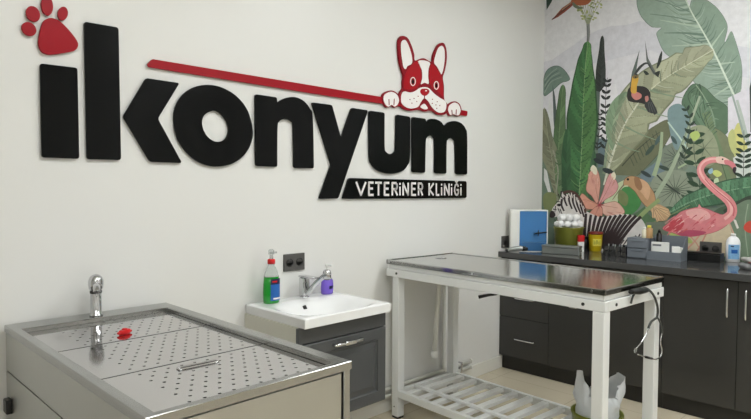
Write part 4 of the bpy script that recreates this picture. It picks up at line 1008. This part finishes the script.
sp('tubing', MB().tube(spline([tpn(637, 291), tpn(634, 294.5), tpn(632, 299), tpn(631, 303.5)], 5), .0048, 10), RUBBER, label='short end of the tube')
sp('tubing', MB().tube(spline([tpn(657, 316.5), tpn(659.5, 321), tpn(661.5, 327), tpn(662, 333)], 5), .0045, 10), RUBBER)
b = MB(); pa, pc = tpn(630.5, 291.8, .017), tpn(647, 290.2, .017); b.tube(spline([pa, (pa+pc)/2+Vector((0, -.004, .001)), pc], 5), .0165, 12, taper=lambda t: 1-.35*abs(2*t-1)); sp('chest_piece', b, BLKPL, label='black chest piece')
sp('ear_tube', MB().tube(spline([tpn(648.5, 328), tpn(645.5, 335), tpn(641, 343), tpn(636.5, 348)], 6), .0028, 8), CHROME)
sp('ear_tube', MB().tube(spline([tpn(662, 333), tpn(660.5, 342), tpn(662, 350), tpn(660.5, 356.5), tpn(655, 359.3), tpn(647, 357.3), tpn(638, 354.5)], 6), .0028, 8), CHROME)
b = MB(); e = tpn(635.5, 350.5); b.sphere(e, .011, (1, .6, 1.15)); sp('ear_tip', b, CLEAR, label='clear ear tip')
b = MB(); b.tube([tpn(645.5, 357), tpn(652, 358.6)], .006, 10); sp('ear_tip', b, BLKPL, label='black ear tip')

# ------------------------------------------------------------------ waste bin
bq = at(597, 412, 2, .27)
wb = thing('waste_bin', 'olive green waste bin on the floor behind the front table leg', 'bin', (bq.x, bq.y, 0))
b = MB(); b.lathe([(.092, 0), (.095, .004), (.119, .262), (.124, .264), (.124, .275), (.116, .275), (.092, .012), (.001, .012)], 32, cap=False)
b.build('body', OLIVED, wb)
bg = thing('bin_liner', 'crumpled white plastic bag lining the olive bin', 'plastic bag', (bq.x, bq.y, .012))
from mathutils import noise as mn
bm = bmesh.new(); n = 72; rings = []
prof = [(.05, .0), (.080, .02), (.094, .12), (.103, .235), (.107, .262), (.104, .285), (.106, .31), (.111, .335), (.114, .36), (.112, .385), (.106, .41), (.100, .435)]
SR = Vector((.707, -.707, 0))
for q_, (r, z) in enumerate(prof):
    rg = []; up = max(0, (z-.262)/.173)
    for i in range(n):
        t = 2*PI*i/n; c_ = math.cos(t+PI/4)       # +1 towards the right as seen from the door
        pkR = max(0, math.cos(t+.62))**6; pkL = max(0, math.cos(t-2.55))**7
        w = mn.noise(Vector((3*math.cos(t), 3*math.sin(t), z*9)))+.6*mn.noise(Vector((8*math.cos(t), 8*math.sin(t), z*16)))
        rr = r*(.97+.02*up)+w*(.004+.030*up) + up*(.030*pkR+.008*pkL-.010)
        zz = z-up*(.085-.100*pkR-.125*pkL)+up*.016*mn.noise(Vector((6*math.cos(t), 6*math.sin(t), 2)))
        rg.append(bm.verts.new((rr*math.cos(t), rr*math.sin(t), zz)))
    rings.append(rg)
for a, c in zip(rings, rings[1:]):
    for i in range(n): bm.faces.new((a[i], a[(i+1) % n], c[(i+1) % n], c[i])).smooth = True
bm.faces.new(rings[0])
me = bpy.data.meshes.new('bag'); bm.to_mesh(me); bm.free()
link('liner', me, BAG, bg)

# ------------------------------------------------------------------ dark cabinets and worktop
CX, CZ = -.645, .897
wt = MB(); wt.box(CX, -.0005, -3.4, -.001, CZ-.042, CZ, .003)
tag(wt.build('worktop', STONE), 'long dark polished stone worktop under the jungle mural', 'worktop')
FX = -.618
def hbar(y0, y1, z):
    return MB().tube(spline([(FX, y0, z), (FX-.022, y0-.004, z), (FX-.026, (y0+y1)/2, z), (FX-.022, y1+.004, z), (FX, y1, z)], 6), .005, 10)
def vbar(y, z0, z1):
    return MB().tube(spline([(FX, y, z0), (FX-.022, y, z0+.006), (FX-.026, y, (z0+z1)/2), (FX-.022, y, z1-.006), (FX, y, z1)], 6), .006, 10)
def unit(label, y0, y1, fronts):
    t = thing('base_cabinet', label, 'cabinet', (-.31, (y0+y1)/2, 0), 0, 'dark base cabinets')
    def up(name, mb, m, parent=t, lb_=None): o = mb.build(name, m, parent, lb_); loc(o, t.location); return o
    up('body', MB().box(FX+.02, -.002, y1+.001, y0-.001, .105, CZ-.0425), CABD)
    up('plinth', MB().box(-.583, -.02, y1+.0005, y0-.0005, 0, .1045), PLINTH)
    for kind, a, c, z0, z1, h in fronts:
        d = up(kind, MB().box(FX, FX+.018, c+.0015, a-.0015, z0, z1, .0012), CABD)
        if h:
            o = (hbar(*h[1:]) if h[0] == 'h' else vbar(*h[1:])).build('handle', CHROME, d, 'brushed metal bow handle'); loc(o, t.location)
unit('dark drawer cabinet at the sign wall end of the worktop', -.002, -.41, [('drawer', -.002, -.41, .108, .405, ('h', -.148, -.303, .252)), ('drawer', -.002, -.41, .409, .70, ('h', -.146, -.300, .558)), ('drawer', -.002, -.41, .704, .848, None)])
unit('dark cabinet with a small low handle seen through the table frame', -.41, -.80, [('door', -.41, -.80, .108, .848, ('h', -.572, -.632, .557))])
unit('plain dark cabinet front between the two right table legs', -.80, -1.18, [('door', -.80, -1.18, .108, .848, None)])
unit('dark double-door cabinet with upright handles under the white bottle', -1.18, -1.99, [('door', -1.18, -1.583, .108, .848, ('v', -1.535, .640, .803)), ('door', -1.583, -1.99, .108, .848, ('v', -1.627, .640, .803))])

# ------------------------------------------------------------------ things on the worktop
def on(px, py): p = at(px, py, 2, CZ); return (p.x, p.y, CZ)
# clipper
p = on(517.5, 249.5); q = on(508, 251)
t = thing('hair_clipper', 'silver and black hair clipper lying at the worktop end', 'clipper', (-.600, -.140, CZ), 0)
d = Vector((.68, -.73, 0)).normalized(); 
a0 = Vector((.0, .0, .017))
pts = [a0+d*s+Vector((0, 0, z)) for s, z in ((-.072, -.002), (-.045, .006), (-.01, .012), (.03, .012), (.055, .010))]
MB().tube(spline([tuple(v) for v in pts], 5), .0165, 14, taper=lambda t_: .75+.35*math.sin(PI*t_*.9)).build('body', METBOX, t, 'silver body')
MB().tube([tuple(a0+d*.035+Vector((0, 0, .012))), tuple(a0+d*.075+Vector((0, 0, .008)))], .0195, 14, taper=lambda t_: 1-.35*t_).build('grip', BLKPL, t, 'black end')
MB().tube([tuple(pts[0]), tuple(pts[0]-d*.016+Vector((0, 0, -.002)))], .0125, 10).build('blade', BLKPL, t)
MB().tube([tuple(a0+d*.02+Vector((0, .0, .024))), tuple(a0+d*.06+Vector((0, 0, .022)))], .009, 10).build('switch_plate', CHROME, t)

# sterilizer cabinet with blue front
ang = math.radians(-48.8); W_ = .278; H_ = .316; D_ = .075; SL = .068
pbb = Vector(on(547.5, 252))+Vector((.008, .004, 0)); pa = pbb-Vector((math.cos(ang), math.sin(ang), 0))*W_
t = thing('sterilizer_box', 'white box with blue see-through front at the corner of the worktop', 'sterilizer', tuple(pa), ang)
b = MB(); b.box(0, SL, 0, D_, 0, H_, .003); b.box(W_-.007, W_, 0, D_, 0, H_, .002); b.box(SL, W_-.007, 0, D_, H_-.009, H_, .002); b.box(SL, W_-.007, 0, D_, 0, .004); b.box(SL, W_-.007, D_-.006, D_, .004, H_-.009)
b.build('case', WPL, t, 'white case')
MB().box(SL+.001, W_-.008, .002, .006, .072, H_-.010, .001).build('front_window', BLUEPN, t, 'light blue transparent front')
MB().box(SL+.001, W_-.008, .001, .02, .005, .071, .002).build('bottom_drawer', BLUED, t, 'darker blue lower front')
MB().box(W_*.66, W_-.010, .05, D_-.008, .075, H_-.012, .001).build('side_panel', BLUED, t, 'dark blue inner side panel')
b = MB(); b.cyl((W_*.64, -.006, .138), (W_*.97, -.006, .150), .0045, n=10); b.cyl((W_*.74, -.006, .12), (W_*.745, -.006, .165), .0035, n=8); b.cyl((W_*.93, .002, .149), (W_*.93, -.006, .149), .0045, n=8); b.build('latch', BLKPL, t, 'black latch bar')

# metal instrument box
pa = Vector(on(541.5, 252.2))+Vector((-.060, -.035, 0)); pc = Vector(on(578, 254.6))+Vector((-.060, -.035, 0))
d = pc-pa; ang = math.atan2(d.y, d.x); W_ = d.length
IB = thing('instrument_box', 'flat brushed metal instrument box in front of the olive tub of cotton', 'box', tuple(pa), ang)
MB().box(0, W_, .0, .082, 0, .046, .004, 3).build('body', METBOX, IB)
MB().box(-.003, W_+.003, -.003, .085, .0465, .064, .005, 3).build('lid', METBOX, IB, 'rimmed lid')
MB().box(W_+.0005, W_+.008, .02, .06, .022, .04, .002).build('catch', CHROME, IB)
# bowl stands behind / on the metal box lid
bc = Vector(on(568.3, 249.3))
bw = thing('bowl', 'olive green round tub heaped with cotton balls behind the metal box', 'bowl', tuple(bc))
b = MB(); b.lathe([(.088, 0), (.093, .004), (.112, .168), (.115, .171), (.115, .177), (.109, .177), (.090, .010), (.001, .010)], 36, cap=False); b.build('body', OLIVE, bw)
rn = random.Random(3); balls = []
for ring_, (nb, rr, zz) in enumerate(((9, .074, .100), (5, .036, .108), (9, .082, .148), (5, .036, .152), (7, .060, .196), (2, .016, .198))):
    for i in range(nb):
        a = 2*PI*i/nb+ring_*.7
        balls.append((bc.x+rr*math.cos(a), bc.y+rr*math.sin(a), bc.z+zz+.052+rn.uniform(-.003, .003)))
def ballmesh(seed):
    bm = bmesh.new(); bmesh.ops.create_icosphere(bm, subdivisions=3, radius=.0272)
    r2 = random.Random(seed); ph_ = [r2.uniform(0, 6) for _ in range(6)]
    for v in bm.verts:
        c = v.co.normalized(); k_ = 1+.12*math.sin(5*c.x+ph_[0])*math.sin(6*c.y+ph_[1])+.05*math.sin(9*c.z+ph_[2]+4*c.x)
        v.co = v.co*k_
    for f in bm.faces: f.smooth = True
    me_ = bpy.data.meshes.new('cotton_ball'); bm.to_mesh(me_); bm.free(); me_.materials.append(COTTON); return me_
bmz = [ballmesh(s) for s in range(4)]
for i, c in enumerate(balls):
    o = bpy.data.objects.new('cotton_ball', bmz[i % 4]); COL.objects.link(o); o.location = c
    o.rotation_euler = (rn.uniform(0, 3), rn.uniform(0, 3), 0)
    tag(o, 'white cotton ball heaped in the olive green tub', 'cotton ball', 'cotton balls in the bowl')
# small red box
p = Vector((pc.x, pc.y, CZ))
rp = Vector(on(580.5, 251.3))
t = thing('medicine_box', 'tiny red and white box squeezed between the olive tub and the yellow bin', 'box', tuple(rp), -.9)
MB().box(-.022, .022, -.02, .02, 0, .074, .001).build('carton', WPL, t)
MB().box(-.0225, .0225, -.0205, .0205, .0745, .124, .001).build('sleeve', REDPL, t, 'red upper part')
# black jar behind it
jx = on(584, 250); t = thing('black_jar', 'small black container beside the yellow sharps bin', 'container', (jx[0]+.03, jx[1]+.0, CZ))
MB().lathe([(.022, 0), (.024, .003), (.024, .082), (.018, .088)], 20).build('body', BLKPL, t)
MB().lathe([(.020, .0882), (.020, .104), (.017, .106)], 20).build('lid', BLKPL, t)
# sharps bin
sx = on(593.5, 251.5)
t = thing('sharps_bin', 'yellow round sharps bin with dark red lid', 'sharps container', (sx[0]+.03, sx[1], CZ))
MB().lathe([(.040, 0), (.043, .004), (.052, .128), (.052, .130)], 32).build('body', YELL, t)
MB().lathe([(.054, .130), (.055, .134), (.055, .145), (.045, .150), (.02, .152)], 32).build('lid', DKRED, t, 'dark red lid')
lb = wraplabel('label', YPALE, t, .0487, 1, -PI+.05, -1.75, .045, .098, off=.0012, label='pale yellow printed label')
for i, (a, z0_, z1_) in enumerate(((-2.95, .055, .088), (-2.8, .055, .080), (-2.62, .055, .090), (-2.45, .06, .088), (-2.25, .055, .078), (-2.05, .055, .088))):
    wraplabel('label_mark', OLIVED, lb, .0497, 1, a, a+.07, z0_, z1_, off=.0012, n=3)

# black wire rack
ra = Vector(on(603, 255)); rb = Vector(on(626, 257.5))
d = rb-ra; W_ = d.length; ang = math.atan2(d.y, d.x)
t = thing('wire_rack', 'low black rack of small compartments beside the grey organizer', 'rack', tuple(ra), ang)
b = MB(); b.box(0, W_, .0, .10, 0, .006); b.box(0, W_, .097, .10, .006, .075); b.box(0, .003, 0, .1, .006, .075); b.box(W_-.003, W_, 0, .1, .006, .075); b.build('tray', BLKPL, t)
for i in range(4):
    MB().box(W_*i/4+.006, W_*(i+1)/4-.002, .002, .005, .006, .032, .001).build('front_cell', BLKSAT, t)
    MB().box(W_*i/4+.006, W_*(i+1)/4-.002, .002, .005, .038, .070, .001).build('front_cell', BLKSAT, t)
for i in range(7):
    x = W_*(i+.5)/7
    o = MB().lathe([(.0055, 0), (.0055, .07), (.003, .074)], 10, c=(0, 0, 0)).build('vial', INK if i % 2 else METBOX)
    w_ = Matrix.Translation(ra) @ Matrix.Rotation(ang, 4, 'Z') @ Vector((x, .05+.012*(i % 2), .0065)); o.location = w_
    tag(o, 'thin grey vial standing in the low black rack', 'vial', 'vials in the black rack')

# grey organizer
oa = Vector(on(626.5, 257.5)); ob_ = Vector(on(646, 259.5)); oc = Vector(on(681, 262))
d = (oc-oa); ang = math.atan2(d.y, d.x); W_ = d.length
og = thing('desk_organizer', 'grey plastic organizer with two drawers and an open tray of small packets', 'organizer', tuple(oa), ang)
W1 = W_*.385
b = MB(); b.box(0, W1, .003, .15, 0, .140, .002); b.build('drawer_case', ORGZ, og)
for z in (.006, .072):
    dd = MB().box(.004, W1-.004, -.004, .003, z, z+.058, .002).build('drawer', ORGZ, og)
    MB().box(W1*.25, W1*.75, -.009, -.0045, z+.046, z+.053, .001).build('pull', ORGZ, dd)
b = MB(); b.box(W1+.001, W_, 0, .15, 0, .005); b.box(W1+.001, W_, 0, .004, .005, .058, .001); b.box(W1+.001, W_, .146, .15, .005, .160, .001); b.box(W1+.001, W1+.003, .075, .146, .005, .139, .001)
bmv = b.bm
for xx in (W_-.004, ):
    pr = [(xx, .004), (xx, .146)]
    v = [bmv.verts.new(p_) for p_ in ((xx, .004, .005), (xx, .146, .005), (xx, .146, .159), (xx, .10, .145), (xx, .05, .085), (xx, .004, .058), (xx+.004, .004, .005), (xx+.004, .146, .005), (xx+.004, .146, .159), (xx+.004, .10, .145), (xx+.004, .05, .085), (xx+.004, .004, .058))]
    bmv.faces.new(v[:6]); bmv.faces.new(v[6:][::-1])
    for i in range(6): bmv.faces.new((v[i], v[(i+1) % 6], v[6+(i+1) % 6], v[6+i]))
b.build('open_tray', ORGZ, og)
def inorg(x, y, z): return tuple(Matrix.Translation(oa) @ Matrix.Rotation(ang, 4, 'Z') @ Vector((x, y, z)))
# white packets
o = thing('white_carton', 'small white carton standing in the grey tray', 'box', inorg(W1+.068, .055, .0055), ang)
MB().box(-.055, .055, -.012, .012, .0, .112, .002).build('carton', WPL, o)
MB().box(-.046, .01, -.0128, -.0122, .085, .098).build('print', INK, o)
pk = random.Random(5)
for i in range(7):
    me_ = MB().box(-.024, .024, -.004, .004, 0, .050, .003, M=Matrix.Rotation(.25*pk.uniform(-1, 1), 4, 'Y'))
    o = me_.build('packet', WPL); o.location = inorg(W1+.150+.012*(i % 4) + (-.09 if i > 4 else 0), .020+.022*(i % 5)+(.007 if i > 4 else 0), .0065+(.034 if i in (2, 3, 4) else 0)); o.rotation_euler = (pk.uniform(-.2, .2), 0, ang+pk.uniform(-.7, .7))
    tag(o, 'small white wrapped packet in the grey tray', 'packet', 'packets in the organizer tray')
# bottles on the drawer case
def vialb(label, x, y, r, h, m, mc, capl=None):
    t_ = thing('small_bottle', label, 'bottle', inorg(x, y, .1402))
    MB().lathe([(r*.92, 0), (r, .002), (r, h*.74), (r*.6, h*.8)], 18).build('body', m, t_)
    MB().lathe([(r*.7, h*.802), (r*.7, h), (r*.6, h*1.01)], 16).build('cap', mc, t_)
vialb('small cream bottle on the grey organizer, left of the brown one', W1*.74, .045, .0145, .075, mat('cream_plastic', (226, 220, 196), .4), WPL)
t_ = thing('small_bottle', 'brown labelled bottle with cream cap on the grey organizer', 'bottle', inorg(W1*1.04-.012, .06, .1402))
MB().lathe([(.021, 0), (.022, .002), (.022, .066), (.012, .070)], 22).build('body', TAN, t_)
MB().lathe([(.013, .0702), (.013, .086), (.011, .088)], 18).build('cap', YPALE, t_)
t_ = thing('small_bottle', 'black dropper bottle standing behind the open tray of the organizer', 'bottle', inorg(W1+.042, .115, .0055))
MB().lathe([(.017, 0), (.018, .002), (.018, .165), (.008, .172)], 20).build('body', BLKPL, t_)
MB().lathe([(.009, .1722), (.009, .188), (.005, .195)], 14).build('cap', BLKPL, t_)

# black box
ba = Vector(on(683, 259.8)); bb = Vector(on(720, 263.2)); d = bb-ba
t = thing('black_case', 'long low black case on the worktop below the mural socket', 'case', tuple(ba), math.atan2(d.y, d.x))
MB().box(0, d.length, 0, .075, 0, .050, .003).build('body', BLKPL, t)
MB().box(-.001, d.length+.001, -.001, .076, .0505, .060, .003).build('lid', BLKPL, t)
# white bottle
wq = on(731.3, 262.5)
wbt = thing('lotion_bottle', 'white plastic bottle with pale blue label beside the black case', 'bottle', (wq[0]+.032, wq[1], CZ), math.radians(-62))
wbt.scale = (.84, .84, .99); b = MB(); b.lathe([(.042, 0), (.050, .004), (.051, .09), (.0505, .125), (.046, .145), (.034, .162), (.020, .172), (.0165, .176)], 32, sy=.6); b.build('body', mat('white_bottle', (240, 240, 242), .3), wbt)
MB().lathe([(.018, .1765), (.018, .188), (.015, .190)], 20).build('cap', WPL, wbt)
lb = wraplabel('label', LBLUE, wbt, .0515, .61, -PI+.75, -.75, .022, .118, off=.0012, label='pale blue printed label')
wraplabel('label_mark', NAVY, lb, .0518, .63, -PI+1.1, -1.6, .103, .110, off=.0016)
wraplabel('label_mark', BLUEL, lb, .0518, .63, -PI+1.2, -1.1, .060, .085, off=.0016)
# grey packs at the frame's edge
gq = on(745, 269)
t = thing('soft_pouch', 'grey padded pouch at the right end of the worktop beside the white bottle', 'pouch', (gq[0]+.055, gq[1]-.09, CZ), -.9)
b = MB(); b.box(-.13, .13, -.055, .055, 0, .038, .018, 4); b.build('body', mat('grey_cloth', (132, 132, 134), .7, noise=.2, nscale=30, bump=.5, bscale=80), t)
b = MB(); b.box(-.12, .12, -.05, .05, .039, .066, .013, 4, M=Matrix.Rotation(.05, 4, 'Y')); b.build('flap', mat('light_grey_cloth', (176, 174, 172), .7, noise=.15, nscale=40, bump=.4, bscale=90), t)
b = MB(); b.tube(spline([(-.118, -.052, .045), (-.02, -.060, .052), (.06, -.058, .048), (.12, -.05, .044)], 6), .004, 8); b.build('strap', mat('dull_red_strap', (110, 62, 58), .7), t)

# ------------------------------------------------------------------ world and view
w = bpy.data.worlds.new('World'); sc.world = w; w.use_nodes = True
w.node_tree.nodes['Background'].inputs[0].default_value = (.9, .93, 1, 1); w.node_tree.nodes['Background'].inputs[1].default_value = .3
sc.view_settings.view_transform = 'Standard'; sc.view_settings.look = 'None'; sc.view_settings.gamma = 1; sc.view_settings.use_curve_mapping = False
sc.view_settings.exposure = 1.0
